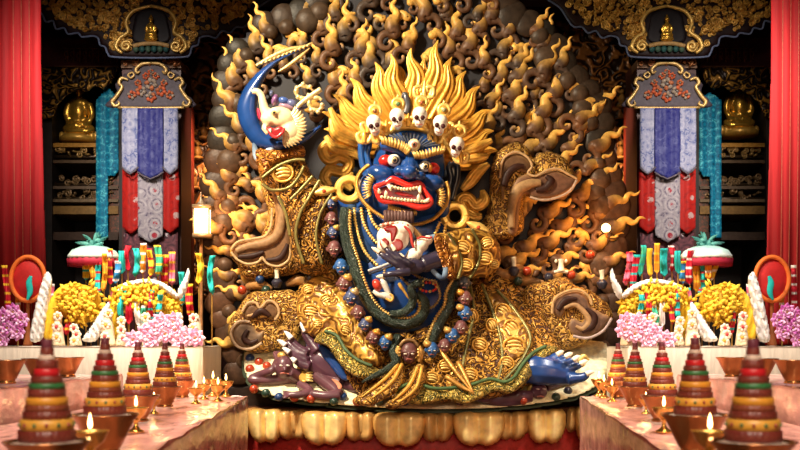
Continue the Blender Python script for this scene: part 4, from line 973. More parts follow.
flute_piece('left_lower_scarf', [(237, 310), (244, 299), (252, 292), (265, 291), (278, 290), (292, 290), (302, 300), (305, 318), (302, 335), (292, 346), (275, 350), (262, 353), (248, 352), (234, 346), (228, 334), (230, 320)],
            [([(242, 312), (247, 304), (255, 303), (260, 308), (268, 301), (275, 304), (279, 312), (275, 320), (262, 316), (250, 321), (245, 318)], LB), ([(231, 332), (238, 322), (250, 322), (258, 332), (264, 330), (262, 343), (250, 349), (238, 346)], (.16, .10, .06))],
            [([(252, 318), (261, 311), (270, 316)], [2, 3.6, 2], HOLLOW_SHADE), ([(247, 316), (258, 313), (262, 307)], [1, 1.6, 1], (.45, .27, .12)), ([(248, 330), (244, 338), (250, 343), (258, 340)], [2, 3, 3, 1.6], HOLLOW_SHADE), ([(242, 312), (248, 303), (256, 303), (260, 308), (268, 301), (276, 304), (279, 313), (275, 320)], 1.4, (.52, .33, .16)), ([(262, 343), (250, 349), (237, 346), (231, 333), (238, 322), (250, 322)], 1.4, (.46, .32, .2))], 9.78, .12)
flute_piece('right_lower_scarf', [(524, 338), (524, 310), (522, 295), (528, 285), (540, 283), (552, 279), (566, 277), (575, 285), (590, 290), (601, 298), (609, 305), (613, 318), (607, 330), (596, 337), (580, 346), (555, 353), (535, 350)],
            [([(552, 312), (554, 300), (565, 293), (578, 291), (588, 298), (591, 306), (600, 312), (610, 318), (602, 331), (588, 337), (574, 336), (568, 326), (573, 318), (582, 322), (584, 314), (577, 307), (567, 309), (560, 318)], (.15, .08, .05))],
            [([(558, 310), (566, 300), (577, 299)], [2.5, 3.4, 1.6], HOLLOW_SHADE), ([(582, 332), (592, 326), (594, 316), (586, 308)], [2, 3.6, 3.4, 1.4], HOLLOW_SHADE), ([(576, 326), (583, 329), (589, 321), (584, 312), (575, 305), (564, 308)], [1.5, 2.6, 3, 2.8, 2.4, 1.5], (.38, .22, .10)), ([(552, 314), (554, 300), (565, 292), (579, 290), (589, 297), (592, 305)], 1.4, (.52, .32, .14)), ([(612, 318), (603, 331), (588, 338), (573, 336)], 1.4, (.42, .32, .30))], 9.76, .12)

# jewels and little vases above the scarves
for x, y, c in [(260, 279, 'b'), (242, 290, 'r'), (266, 290, 'g'), (527, 271, 'r'), (518, 281, 'g'), (549, 277, 'k'), (571, 275, 'r'), (519, 307, 'k'), (590, 255, 'r')]:
    m = MB(); pell(m, x, y, 9.80, 4.6, 4.6, .05, gem_cols[c]); m.build('jewel', GLOSS, st)
for x, y in [(277, 274), (311, 268), (514, 262), (602, 275)]:
    m = MB(); ptube(m, [(x, y + 14), (x, y + 8), (x, y + 4)], [3, 5.5, 2], 9.74, (.03, .03, .05), n=12); ptube(m, [(x, y + 5), (x, y), (x - .5, y - 5)], [2.4, 2.2, 2.8], 9.74, (.88, .80, .58), n=10); m.build('vase_ornament', GLOSS, st)
m = MB(); ptube(m, [(554, 272), (561, 271), (568, 272)], [1.5, 2, 1.5], 9.76, (.88, .82, .66), n=8); ptube(m, [(561, 271), (561, 264), (561, 259)], [4, 2.5, 3], 9.76, (.90, .84, .66), n=10); pell(m, 556, 261, 9.76, 1.5, 2, .02, (.9, .84, .66), n=8, k=6); pell(m, 566, 261, 9.76, 1.5, 2, .02, (.9, .84, .66), n=8, k=6); m.build('tusk_ornament', GLOSS, st)
for pts in [[(497, 280), (510, 274), (522, 280), (540, 282)], [(488, 268), (505, 275), (518, 270), (530, 276)], [(286, 285), (300, 280), (312, 287)], [(246, 288), (258, 284), (272, 290)], [(500, 296), (512, 290), (524, 292)]]:
    m = MB(); ptube(m, pts, [3, 6, 6, 3][:len(pts)] if len(pts) == 4 else [3, 6, 3], 9.86, lambda t: mixc(BROWN, (.40, .20, .06), math.sin(t * PI)), n=10); m.build('rocky_ledge', CARVED, st)

# --- hands and feet (each one continuous, with five digits)
SKIN = plain('statue_dark_skin', (.035, .028, .055), .28, 0, .3, 9)
PURP = plain('statue_purple_skin', (.085, .032, .055), .3, 0, .35, 6)
m = MB(); DH2 = 8.97
pell(m, 413, 266, DH2 + .05, 13, 8, .07, None, 10); ptube(m, [(422, 265, 0), (436, 260, .06), (450, 257, .14)], [8.5, 9.5, 10.5], DH2 + .09, None)
for pts in [[(404, 268), (394, 263), (385, 257), (378, 252)], [(404, 266), (396, 259), (389, 252), (385, 247)], [(408, 265), (402, 260), (397, 255), (394, 250)], [(412, 266), (409, 263), (405, 260), (402, 257)], [(410, 272), (400, 273), (390, 274), (382, 276)]]:
    ptube(m, [(x, y, -.03 * math.sin(i * PI / 3)) for i, (x, y) in enumerate(pts)], [4.0, 3.5, 3.0, 2.1], DH2 - .02, None)
hand = m.build('hand', SKIN, st); voxel(hand, .009, 3)
for x, y, dx, dy in [(378.5, 252, -7, -5), (385, 247, -4, -6.5), (394, 250, -2.5, -6), (402, 257, -3, -4), (382, 276, -6, 1)]:
    m = MB(); ptube(m, [(x + 1, y + .5), (x + dx * .6, y + dy * .6), (x + dx, y + dy)], [2.4, 1.9, .4], DH2 - .04, (.86, .74, .58), n=8); m.build('fingernail', GLOSS, st)
# left foot (toes up)
m = MB(); df = lambda x, y: 9.47 - .003 * (y - 350)
ptube(m, [(352, 384, .05), (338, 374, 0), (322, 362, 0), (312, 350, 0)], [10, 15, 16, 10], df, None, flat=.7)
for pts in [[(318, 352), (311, 342), (306, 334), (305, 328)], [(308, 354), (298, 348), (292, 341), (290, 337)], [(307, 357), (296, 353), (288, 347), (284, 343)], [(308, 362), (299, 358), (292, 354), (288, 350)], [(310, 367), (303, 365), (298, 362), (294, 359)]]:
    ptube(m, pts, [7.5, 5.6, 4.8, 3.6] if pts[0] == (318, 352) else [5.5, 4.6, 4.0, 3.0], lambda x, y: df(x, y) - .06, None)
lf = m.build('foot', PURP, st); voxel(lf, .011, 3)
m = MB(); relief(m, [(318, 346), (324, 345), (333, 352), (342, 362), (350, 378), (342, 380), (330, 366), (322, 356)], lambda x, y: df(x, y) - .115, .035, 6, BLUE, cell=1.2); m.build('foot_top', GLOSS, lf)
for x, y, dx, dy in [(304, 330, -4, -8), (290, 337, -6, -6), (284, 344, -7, -4), (288, 351, -6, -3), (294, 360, -4, -2)]:
    m = MB(); ptube(m, [(x + 1.5, y + 1.5), (x + dx * .5 + .6, y + dy * .5), (x + dx, y + dy)], [3, 2.4, .4], lambda x, y: df(x, y) - .11, (.86, .82, .80), n=8); m.build('toenail', GLOSS, st)
# right foot (flat, toes to the right)
m = MB(); dg = lambda x, y: 9.12
ptube(m, [(522, 372, .08), (536, 370, 0), (552, 372, -.02), (570, 376, 0)], [12, 15, 14, 9], dg, None, flat=.8)
for i, pts in enumerate([[(568, 379), (577, 378), (583, 377), (588, 374)], [(564, 371), (572, 368), (578, 366), (582, 364)], [(558, 366), (566, 363), (571, 361), (575, 360)], [(552, 363), (559, 360), (563, 358), (567, 357)], [(546, 362), (552, 358), (556, 356), (559, 355)]]):
    ptube(m, pts, [6.5, 5.2, 4.8, 3.5] if i == 0 else [4.6, 4.0, 3.6, 2.6], lambda x, y: 9.06 + .02 * i, None)
rf = m.build('foot', plain('statue_blue_foot', (.014, .05, .20), .28, 0, .3, 7), st); voxel(rf, .011, 3)
for x, y, dx, dy in [(587, 374, 8, -2), (581, 364, 7, -3), (574, 360, 7, -4), (566, 357, 7, -4), (558, 355, 6, -4)]:
    m = MB(); ptube(m, [(x - 1, y), (x + dx * .5, y + dy * .5 - .8), (x + dx, y + dy)], [2.9, 2.4, .4], 9.01, (.90, .82, .66), n=8); m.build('toenail', GLOSS, st)
m = MB(); ptube(m, [(584, 366), (580, 360), (584, 356), (589, 360)], [2.5, 3, 2.2, 1], 9.15, GOLDL, n=9); m.build('toe_ornament', GILT, st)

# ------------------------------------------------------------------ what the statue wears and holds
# curved knife
kn = thing('curved_knife', 'blue crescent knife with gold back edge held up in the raised hand', 'knife', tuple(P(262, 150, 9.4)))
m = MB(); relief(m, [(310, 47), (296, 53), (280, 62), (268, 74), (260, 90), (257, 108), (261, 124), (268, 133), (280, 139), (296, 136), (309, 131), (323, 124), (313, 136), (298, 146), (276, 151), (256, 147), (243, 131), (237, 112), (240, 96), (250, 80), (266, 65), (286, 54)], 9.45, .075, 9, BLUE, cell=1.2, back=.05)
m.build('blade', paint('blade_blue', .25, .1, .3, 5, coat=.3), kn)
m = MB()
ptube(m, [(256, 66), (270, 58), (288, 50), (312, 45)], [1.5, 2.5, 2.6, .5], 9.43, (.70, .50, .18), n=8, spl=6)
ptube(m, [(310, 48), (300, 57), (288, 66), (278, 72)], [.5, 2.2, 2, .8], 9.42, (.62, .44, .16), n=8, spl=6)
for i in range(13):
    t = i / 12; x, y = 257 + 50 * t, 66 - 19 * t
    ptube(m, [(x, y), (x + 2, y - 2.5), (x + 6, y - 4.5)], [1.6, 1.3, .3], 9.425, (.72, .52, .2), n=7, spl=3)
m.build('gold_back_edge', GILT, kn)
m = MB()
dk = 9.33
pell(m, 281, 118, dk, 15, 11, .10, None, 15); pell(m, 290, 130, dk, 10, 12, .08, None, -30); pell(m, 268, 120, dk - .02, 8, 6, .07, None, 30); pell(m, 276, 113, dk - .06, 6, 5, .06)
ptube(m, [(272, 118), (266, 112), (263, 103), (261, 95), (256, 91), (252, 93)], [6.5, 5.2, 4.2, 3.6, 3.2, 2.2], dk - .02, None, n=12)
ptube(m, [(268, 124), (264, 128), (268, 134)], [3, 2.6, 2], dk - .04, None)
mk = m.build('makara_head', plain('cream_paint', (.86, .72, .42), .4, 0, .12, 20), kn); voxel(mk, .009, 3)
m = MB()
for i in range(16):
    t = i / 15; a = math.radians(lerp(60, -100, t)); x, y = 287 + 8 * math.cos(a), 126 - 10 * math.sin(a)
    ptube(m, [(x, y), (x + 7 * math.cos(a), y - 7 * math.sin(a)), (x + 12 * math.cos(a + .2), y - 12 * math.sin(a + .2))], [2.6, 2.2, .3], dk - .03, (.88, .70, .36), n=8, spl=3)
m.build('mane', GILT, mk)
m = MB(); relief(m, [(269, 127), (274, 128), (280, 126), (284, 129), (280, 136), (273, 138), (269, 134)], dk - .09, .02, 3, (.30, .01, .015), cell=.8); ptube(m, [(268, 128), (271, 134), (276, 137), (282, 133), (284, 128)], 1.6, dk - .10, (.70, .04, .05), n=8); m.build('mouth', GLOSS, mk)
m = MB(); pell(m, 274, 112.5, dk - .115, 2.6, 2.2, .02, (.75, .62, .2)); pell(m, 274, 112.5, dk - .13, 1.3, 1.3, .015, (.01, .01, .01)); m.build('eye', GLOSS, mk)
m = MB()
for x, y, dx, dy in [(265, 126, 1, 5), (270, 129, 1, 4)]:
    ptube(m, [(x, y), (x + dx * .6, y + dy * .6), (x + dx, y + dy)], [1.6, 1.2, .3], dk - .11, (.92, .88, .78), n=7)
m.build('fangs', GLOSS, mk)
m = MB(); relief(m, [(257, 108), (262, 112), (268, 122), (264, 124), (258, 118)], dk + .02, .03, 3, (.42, .03, .07), cell=1); m.build('red_crest', SATIN, kn)
m = MB()
for x, y, a, b, rot, c in [(284, 101, 6, 4, 20, (.05, .10, .32)), (292, 104, 6, 4.5, 30, (.10, .11, .24)), (275, 100, 3.4, 6, 20, (.20, .09, .22)), (298, 110, 5, 7, 20, (.11, .07, .16)), (304, 105, 5, 4, -20, (.09, .11, .26)), (287, 107, 9, 3, 15, (.30, .18, .26)), (272, 94, 2.5, 3.5, 0, (.09, .11, .22))]:
    pell(m, x, y, 9.34, a, b, .05, c, rot, n=14, k=8)
vj = m.build('hand_grip', GLOSS, kn)
m = MB()
ptube(m, [(297, 107), (308, 98), (321, 89)], [2.4, 2.8, 2.6], 9.30, (.88, .72, .36), n=10)
for cx_, cy_, r in [(303, 92, 7), (316, 104, 7)]:
    ptube(m, [(cx_ + r * math.cos(t), cy_ + r * .9 * math.sin(t)) for t in np.linspace(.4, 5.6, 12)], 2.0, 9.31, (.86, .68, .32), n=10, beads=.09, bead=.25, spl=6)
for x, y in [(297, 88), (303, 84), (310, 87), (298, 97), (318, 112), (311, 110), (322, 105)]: pell(m, x, y, 9.30, 2.4, 2.4, .024, (.88, .72, .36), n=10, k=6)
m.build('vajra_handle', GILT, kn)

# skull cup
cup = thing('skull_cup', 'white upturned skull cup painted red, held in the dark hand at the chest', 'cup', tuple(P(396, 258, 9.1)))
dc = 9.10
m = MB(); pell(m, 393, 238, dc, 16.5, 14.5, .12, None, 10); pell(m, 388, 246, dc - .01, 11, 9, .10); pell(m, 400, 230, dc, 14, 9, .11)
cb = m.build('cranium', plain('cup_bone', (.92, .86, .74), .3, 0, .06, 8), cup); voxel(cb, .009, 3)
m = MB(); pell(m, 414, 255, dc - .03, 9.5, 7, .07, None, -30); pell(m, 421, 245, dc - .02, 7.5, 7.5, .07); pell(m, 428, 240, dc - .01, 5, 5, .05)
cj = m.build('jaw', bpy.data.materials['cup_bone'], cup); voxel(cj, .009, 3)
for o in ([(384, 227), (390, 225.5), (396, 226), (397, 232), (394, 240), (391, 241), (390, 233), (385, 231)], [(380, 241), (385, 238), (389, 242), (387, 248), (381, 247)], [(391, 245), (396, 239), (402, 241), (403, 248), (397, 251)]):
    m = MB(); relief(m, o, dc - .116, .008, 2.5, (.27, .010, .010), cell=.8); m.build('red_mark', GLOSS, cb)
m = MB(); ptube(m, [(404, 226), (410, 232), (412, 242), (414, 248)], [1.2, 1.6, 1.5, 1], dc - .10, (.48, .04, .03), n=8); ptube(m, [(417, 239), (422, 237), (428, 238), (432, 237)], 1.0, dc - .08, (.52, .04, .03), n=8); m.build('red_line', GLOSS, cb)
m = MB()
for i in range(12):
    x = 381 + i * 2.4; pell(m, x, 225.5 - 2.2 * math.sin(i / 11 * PI), dc - .06, 1.6, 1.8, .03, (.66, .20, .12) if i % 2 else (.90, .82, .66), n=8, k=6)
m.build('cup_rim', GLOSS, cb)
m = MB()
for k in range(4): ptube(m, [(409 + k * 2.2, 224 + k * 2), (415 + k * 2, 232 + k * 1.5), (418 + k * 2, 242 + k)], [1.4, 1.6, .8], dc + .03, (.36, .20, .07), n=7)
m.build('gilt_fringe', GILT, cup)

# serpents
def serpent(pts, rad, d, lab, head_at_end=True, belly=True):
    t_ = thing('green_serpent', lab, 'snake', tuple(P(pts[len(pts) // 2][0], pts[len(pts) // 2][1], d if not callable(d) else d(*pts[len(pts) // 2][:2]))))
    m = MB(); ptube(m, pts, rad, d, (.03, .05, .045), n=16, spl=8); b = m.build('coil', SNAKE, t_)
    if belly:
        q = spline(pts, 6); off = []
        for i, p in enumerate(q[1:-1]):
            tx, ty = q[i + 2][:2] - q[i][:2]; l = math.hypot(tx, ty) + 1e-6
            off.append((p[0] + ty / l * 4.6 * belly, p[1] - tx / l * 4.6 * belly))
        m = MB(); ptube(m, off[::3] + [off[-1]], 1.7, (lambda x, y: (d(x, y) if callable(d) else d) - .035), (.62, .40, .12), n=8, spl=18, beads=.026, bead=.35); m.build('gold_bead_edge', GILT, t_)
    return t_
serpent([(346, 208), (345, 224), (348, 244), (354, 262), (360, 282), (368, 300), (380, 314), (396, 322), (412, 322), (422, 314), (424, 302), (416, 294)], [5.5, 6, 6.3, 6.5, 6.5, 6.5, 6.5, 6.5, 6.5, 6, 5.5, 4.5], lambda x, y: 9.33 - .0005 * (y - 200),
        'thick dark green serpent with gold beaded edge looping down the blue belly', belly=1)
s2 = serpent([(390, 314), (402, 313), (411, 306), (413, 296), (411, 289), (416, 284), (424, 283)], [3.5, 4.2, 4.4, 4.2, 4, 4, 5], lambda x, y: 9.22, 'short dark serpent curled over the middle of the blue belly', belly=0)
m = MB()
for s in (-1, 1): pell(m, 423, 283 + s * 2, 9.175, 1, 1, .012, (.8, .6, .15), n=8, k=6)
m.build('eye', GLOSS, s2)
serpent([(470, 262), (452, 290), (449, 306), (440, 320), (434, 334), (430, 346)], [3, 4.5, 5, 6, 5.5, 4], lambda x, y: 9.30 - .0012 * (y - 260), 'dark serpent with gold edge hanging down the right side of the belly', belly=-1)
serpent([(398, 336), (393, 350), (396, 362), (386, 370), (374, 376), (362, 382)], [4, 4.5, 4.5, 3.6, 2.8, 1], lambda x, y: dR(x, y) - .30, 'thin dark serpent tail trailing beside the head in the middle of the lap', belly=0)

# garland of severed heads
GAR = [(331, 204, 6, 'u', 'g'), (331.5, 219, 7, 'p', ''), (333, 233, 6.4, 'u', 'g'), (334, 249, 8, 'p', ''), (341, 267, 8, 'b', ''), (344, 284, 8, 'p', 'g'), (351, 298, 8, 'u', 'c'), (358, 313, 7.6, 'p', ''), (365, 325, 7, 'u', 'g'), (373, 338, 7.4, 'p', 'o'), (385, 343, 7.4, 'b', 'g'),
       (432, 350, 7.6, 'b', 'g'), (444.5, 346, 7, 'p', ''), (452.5, 336, 7.4, 'b', 'g'), (461, 328, 7.4, 'p', ''), (465, 313.5, 7.4, 'b', 'g'), (465, 298.5, 7.6, 'p', 'o'), (464, 283, 7.4, 'k', '')]
CL = {'u': ((.05, .075, .19), 'slate blue'), 'p': ((.17, .062, .062), 'dark purple'), 'b': ((.026, .11, .33), 'bright blue'), 'k': ((.06, .07, .085), 'blackish')}
ordn = ['topmost', 'second from the top', 'third from the top', 'fourth from the top', 'fifth from the top', 'sixth from the top', 'seventh from the top', 'eighth from the top', 'ninth from the top', 'tenth from the top', 'lowest']
ordr = ['lowest', 'second from the bottom', 'third from the bottom', 'fourth from the bottom', 'fifth from the bottom', 'sixth from the bottom', 'topmost']


def sev_head(x, y, r, colr, knot, lab, d, tiltd=0, group='severed heads strung round the belly'):
    t_ = thing('severed_head', lab, 'severed head', tuple(P(x, y, d)), group)
    c = colr
    m = MB()
    pell(m, x, y - r * .15, d, r * .82, r * .92, .075, c, tiltd); pell(m, x + .3, y + r * .45, d - .012, r * .58, r * .6, .06, c, tiltd)
    pell(m, x, y + r * .22, d - .075, r * .15, r * .28, .018, c); ptube(m, [(x - r * .6, y - r * .12), (x, y - r * .02), (x + r * .6, y - r * .12)], r * .13, d - .066, c, n=8)
    for s in (-1, 1): pell(m, x + s * r * .86, y + r * .05, d, r * .16, r * .3, .02, c)
    hb = m.build('face', one('head_paint_%d' % int(1000 * sum(colr)), colr, .4), t_); voxel(hb, .006, 1)
    m = MB()
    for s in (-1, 1): pell(m, x + s * r * .33, y + r * .08, d - .066, r * .2, r * .11, .012, (.70, .62, .52), n=8, k=6)
    m.build('eye', GLOSS, hb)
    m = MB(); ptube(m, [(x - r * .28, y + r * .62), (x, y + r * .57), (x + r * .28, y + r * .62)], r * .09, d - .072, (.38, .10, .08), n=6); m.build('mouth', GLOSS, hb)
    if knot:
        m = MB(); kc = {'g': (.72, .43, .11), 'o': (.70, .34, .05), 'c': (.66, .50, .26)}[knot]; kx = x + (3.5 if x < 400 else -4.5)
        pell(m, kx, y - r * .78, d - .02, r * .62, r * .48, .055, kc, 15); pell(m, kx + (1.5 if x < 400 else -1.5), y - r * 1.05, d - .03, r * .3, r * .26, .035, mixc(kc, GOLDL, .4)); m.build('hair_knot', GILT, t_)
    return t_
for i, (x, y, r, c, k) in enumerate(GAR):
    left = i < 11
    pos = ('%s on the left strand' % ordn[i]) if left else ('%s on the right strand' % ordr[i - 11])
    lab = '%s severed head %s, %s' % (CL[c][1], {'g': 'with gold hair knot', 'o': 'with orange hair', 'c': 'with pale hair knot', '': 'with bald crown'}[k], pos)
    d_ = dG(y) if y < 300 else min(dG(y), dR(x, y) - .19)
    sev_head(x, y, r, CL[c][0], k, lab, d_, R.uniform(-12, 12))
c_ = sev_head(409, 353, 10.5, (.14, .055, .055), '', 'largest dark severed head at the middle of the garland, held by two gold hands', dR(409, 353) - .30)
m = MB()
for s in (-1, 1):
    ptube(m, [(409 + s * 9.5, 362), (409 + s * 12, 354), (409 + s * 10, 346)], [2.4, 3, 2], dR(409, 353) - .32, (.66, .38, .10), n=10)
    for k in range(3): ptube(m, [(409 + s * 10.5, 350 + k * 3), (409 + s * 8.3, 349 + k * 3)], [1.4, .9], dR(409, 353) - .36, (.72, .44, .13), n=7, spl=2)
ptube(m, [(400, 346), (404, 341), (409, 340), (414, 341), (418, 346)], 1.8, dR(409, 353) - .33, (.28, .16, .06), n=8)
m.build('gold_hands', GILT, c_)

# ------------------------------------------------------------------ figures under the feet
def dF(x, y): return dS(x, y) - .09
pf = thing('prone_figure', 'small dark purple figurine lying under the raised left foot, chin on hand', 'figurine', tuple(P(290, 395, 9.35)))
m = MB()
pell(m, 284, 367, dF(284, 366) - .23, 9.5, 11.5, .09, None, 8); pell(m, 285, 370, dF(284, 366) - .32, 1.4, 2.2, .02); ptube(m, [(288, 372, -.18), (296, 376, -.05)], [6, 8], dF, None)
ptube(m, [(285, 376, .02), (300, 378, .02), (318, 376, .03), (334, 378, .03), (348, 382, .03)], [6, 10, 11, 11, 9], dF, None, flat=.8)
ptube(m, [(292, 378, 0), (272, 380, -.02), (254, 380, -.03), (250, 378.5, -.03)], [6, 5.2, 4.4, 3.6], dF, None)
ptube(m, [(250, 378.5, -.03), (262, 374, -.12), (272, 370, -.22), (276, 362, -.24), (277, 358, -.24)], [3.8, 4.2, 4, 3, 2.4], dF, None)
for k in range(4): ptube(m, [(275.5 + k * 1.4, 358, -.24), (274 + k * 1.9, 354, -.25), (274.5 + k * 1.9, 351, -.25)], [1.5, 1.3, .9], dF, None)
ptube(m, [(279, 360, -.25), (281, 356, -.26)], [1.5, 1], dF, None)
ptube(m, [(300, 384, -.02), (310, 392, -.04), (296, 395, -.05), (288, 394, -.05)], [5, 4.6, 3.8, 3], dF, None)
for k in range(5): ptube(m, [(289, 392.5 + k * 1.1, -.06), (285, 391.5 + k * 1.5, -.07), (282.5, 391.5 + k * 1.7, -.06)], [1.4, 1.2, .8], dF, None, spl=3)
ptube(m, [(340, 384, 0), (328, 378, -.06), (318, 374, -.07)], [9, 7, 6], dF, None)
ptube(m, [(316, 376, -.07), (330, 386, -.06), (340, 395, -.05)], [6, 6.4, 5], dF, None); ptube(m, [(340, 395, -.05), (326, 396, -.05), (312, 394, -.05)], [5, 5, 4], dF, None)
ptube(m, [(348, 384, 0), (356, 388, 0), (362, 386, 0)], [7, 5.5, 3.5], dF, None)
b_ = m.build('figurine_body', plain('figurine_skin', (.12, .045, .06), .34, 0, .3, 8), pf); voxel(b_, .009, 3)
for s in (-1, 1):
    m = MB(); pell(m, 284.5 + s * 3.4, 365.5, dF(284, 366) - .312, 2.1, 1.0, .012, (.80, .74, .66), 8, n=8, k=6); m.build('eye', GLOSS, b_)
m = MB(); ptube(m, [(280, 373.5), (284.5, 373), (289, 374)], .8, dF(284, 366) - .31, (.45, .12, .09), n=6); m.build('mouth', GLOSS, b_)
m = MB(); pell(m, 283, 355.5, dF(281, 356) - .26, 6, 4, .05, (.74, .45, .12)); m.build('hair_knot', GILT, pf)
m = MB(); relief(m, [(297, 366), (303, 365), (309, 371), (313, 377), (308, 382), (300, 381)], lambda x, y: dF(x, y) - .08, .05, 4, (.72, .42, .08), cell=1); 
for k in range(4): ptube(m, [(306, 373 + k * 2.4), (313, 372.5 + k * 2.8)], [1.8, .7], lambda x, y: dF(x, y) - .13, (.86, .68, .26), n=7, spl=2)
m.build('collar', GILT, pf)
m = MB(); relief(m, [(326, 378), (334, 378), (342, 385), (340, 390), (332, 388)], lambda x, y: dF(x, y) - .11, .03, 3, (.62, .24, .14), cell=1); m.build('loin_cloth', SILK, pf)
pf2 = thing('crushed_figure', 'small dark purple figurine pinned flat beneath the blue right foot', 'figurine', tuple(P(520, 398, 9.3)))
m = MB()
pell(m, 539, 391, dF(539, 391) - .05, 8.5, 8.5, .08, None, 10); pell(m, 540.5, 392, dF(539, 391) - .13, 1.3, 2, .018)
ptube(m, [(532, 396), (516, 398), (500, 399), (482, 399)], [6, 8, 8, 6], lambda x, y: dF(x, y) - .01, None, flat=.8)
ptube(m, [(520, 396), (508, 392), (496, 394), (486, 399), (470, 398)], [5, 5, 5, 4, 3], lambda x, y: dF(x, y) - .06, None)
ptube(m, [(546, 388), (560, 382), (572, 380), (578, 378)], [4, 4.5, 4, 2.5], lambda x, y: dF(x, y) - .02, None)
b2 = m.build('figurine_body', PURP, pf2); voxel(b2, .009, 3)
for s in (-1, 1):
    m = MB(); pell(m, 541 + s * 3.2, 389, dF(539, 391) - .128, 1.9, .8, .012, (.62, .50, .46), 10, n=8, k=6); m.build('eye', GLOSS, b2)
m = MB(); ptube(m, [(537, 396.5), (540.5, 396), (544, 397)], .8, dF(539, 391) - .12, (.42, .13, .1), n=6); m.build('mouth', GLOSS, b2)
m = MB(); ptube(m, [(529, 394), (531, 386), (538, 381)], [2, 3.4, 2], dF(535, 388) - .03, (.72, .44, .10), n=9); m.build('hair_knot', GILT, pf2)
# ------------------------------------------------------------------ offering tables on both sides
PLASTIC = plain('pink_wrapped_cloth', (.66, .33, .28), .2, 0, .45, 7, .8, (1, .5, 1))
WHITEC = plain('white_table_cloth', (.66, .57, .46), .7, 0, .1, 5, .3, (6, 1, 1))
BRONZE = plain('bowl_bronze', (.42, .17, .055), .25, .8, .3, 9)
RICE = plain('pale_rice', (.82, .62, .52), .7, 0, .3, 60, .8)
BUTTER = plain('lamp_butter', (.86, .52, .10), .35, 0, .15, 12)
FLAME = plain('flame_glow', (1., .62, .22), .5, 0, .05, 3, emit=14.)
YSILK = SILK


def local(m, name, mat, par, smooth=True): return m.build(name, mat, par, smooth)

# the tower of stacked incense rings, built once at its own origin
HIST = (.17, .028, .018)
def make_tower(label):
    t = thing('offering_tower', label, 'offering tower', (0, 0, 0), None)
    T = [('tier', .080, 0, .034, HIST), ('band', .074, .034, .066, (.72, .36, .05)), ('tier', .066, .066, .09, HIST), ('tier', .061, .09, .108, (.22, .05, .02)), ('band', .058, .108, .131, (.70, .30, .03)), ('tier', .052, .131, .156, HIST),
         ('band', .050, .156, .173, (.035, .15, .045)), ('tier', .043, .173, .194, HIST), ('band', .036, .194, .216, (.56, .015, .02)), ('tier', .030, .216, .242, HIST), ('band', .023, .242, .257, (.66, .50, .40)), ('tier', .019, .257, .278, HIST), ('top_block', .0165, .278, .305, (.14, .03, .045))]
    for nm, r, z0, z1, c in T:
        m = MB()
        if nm == 'tier':
            lathe(m, [(r * .97, z0), (r, z0 + .002), (r, z1 - .002), (r * .96, z1)], c, 72, rib=.05, ribn=24)
            lathe(m, [(r * 1.01, (z0 + z1) / 2 - .0015), (r * 1.03, (z0 + z1) / 2), (r * 1.01, (z0 + z1) / 2 + .0015)], mixc(c, (.5, .2, .1), .4), 40)
        else:
            lathe(m, [(r, z0), (r * 1.05, z0 + .002), (r * 1.05, z1 - .002), (r, z1)], c, 40)
            if nm == 'band' and r > .06:
                for k in range(14):
                    a = 2 * PI * k / 14; ellipsoid(m, (r * 1.05 * math.cos(a), r * 1.05 * math.sin(a), (z0 + z1) / 2), .006, .006, .007, (.33, .06, .03) if k % 2 else (.10, .16, .05), n=8, k=6)
        local(m, nm, WAX, t)
    return t


def make_bowl(label, cat='bowl'):
    t = thing('offering_bowl', label, cat, (0, 0, 0))
    m = MB(); lathe(m, [(.06, 0), (.062, .01), (.052, .02), (.06, .03), (.085, .08), (.108, .13), (.125, .15), (.128, .155), (.120, .152), (.10, .135), (.09, .13)], None, 40); local(m, 'bowl_body', BRONZE, t)
    m = MB(); lathe(m, [(.104, .135), (.108, .146), (.08, .152), (.02, .155)], None, 32); o = local(m, 'rice', RICE, t); o['kind'] = 'stuff'
    return t


def make_lamp(label):
    t = thing('butter_lamp', label, 'lamp', (0, 0, 0))
    m = MB(); lathe(m, [(.045, 0), (.047, .008), (.03, .018), (.013, .035), (.012, .06), (.022, .075), (.05, .10), (.066, .135), (.07, .14), (.064, .138), (.05, .125)], None, 32); local(m, 'cup', GOLDLAMP, t)
    m = MB(); lathe(m, [(.054, .124), (.056, .131), (.02, .133)], None, 28); local(m, 'butter', BUTTER, t)
    m = MB(); lathe(m, [(.0025, .132), (.002, .15)], (.05, .03, .02), 8); local(m, 'wick', WAX, t)
    m = MB(); lathe(m, [(.001, .146), (.007, .155), (.0085, .166), (.006, .182), (.0005, .205)], None, 14); local(m, 'flame', FLAME, t)
    return t
GOLDLAMP = plain('lamp_brass', (.75, .42, .10), .22, .85, .2, 9)
tow0 = make_tower('x'); bow0 = make_bowl('x'); lam0 = make_lamp('x'); first = {'t': True, 'b': True, 'l': True}


def put(kind, loc, lab, cat=None, group=None, scale=None, rz=0):
    src = {'t': tow0, 'b': bow0, 'l': lam0}[kind]
    if first[kind]:
        first[kind] = False; src.location = loc; src['label'] = lab; src.rotation_euler = (0, 0, rz)
        if group: src['group'] = group
        src.scale = (scale or 1,) * 3
        return src
    return dup(src, loc, lab, group, scale or 1, rz)

TZ = CZ - .455            # table top height


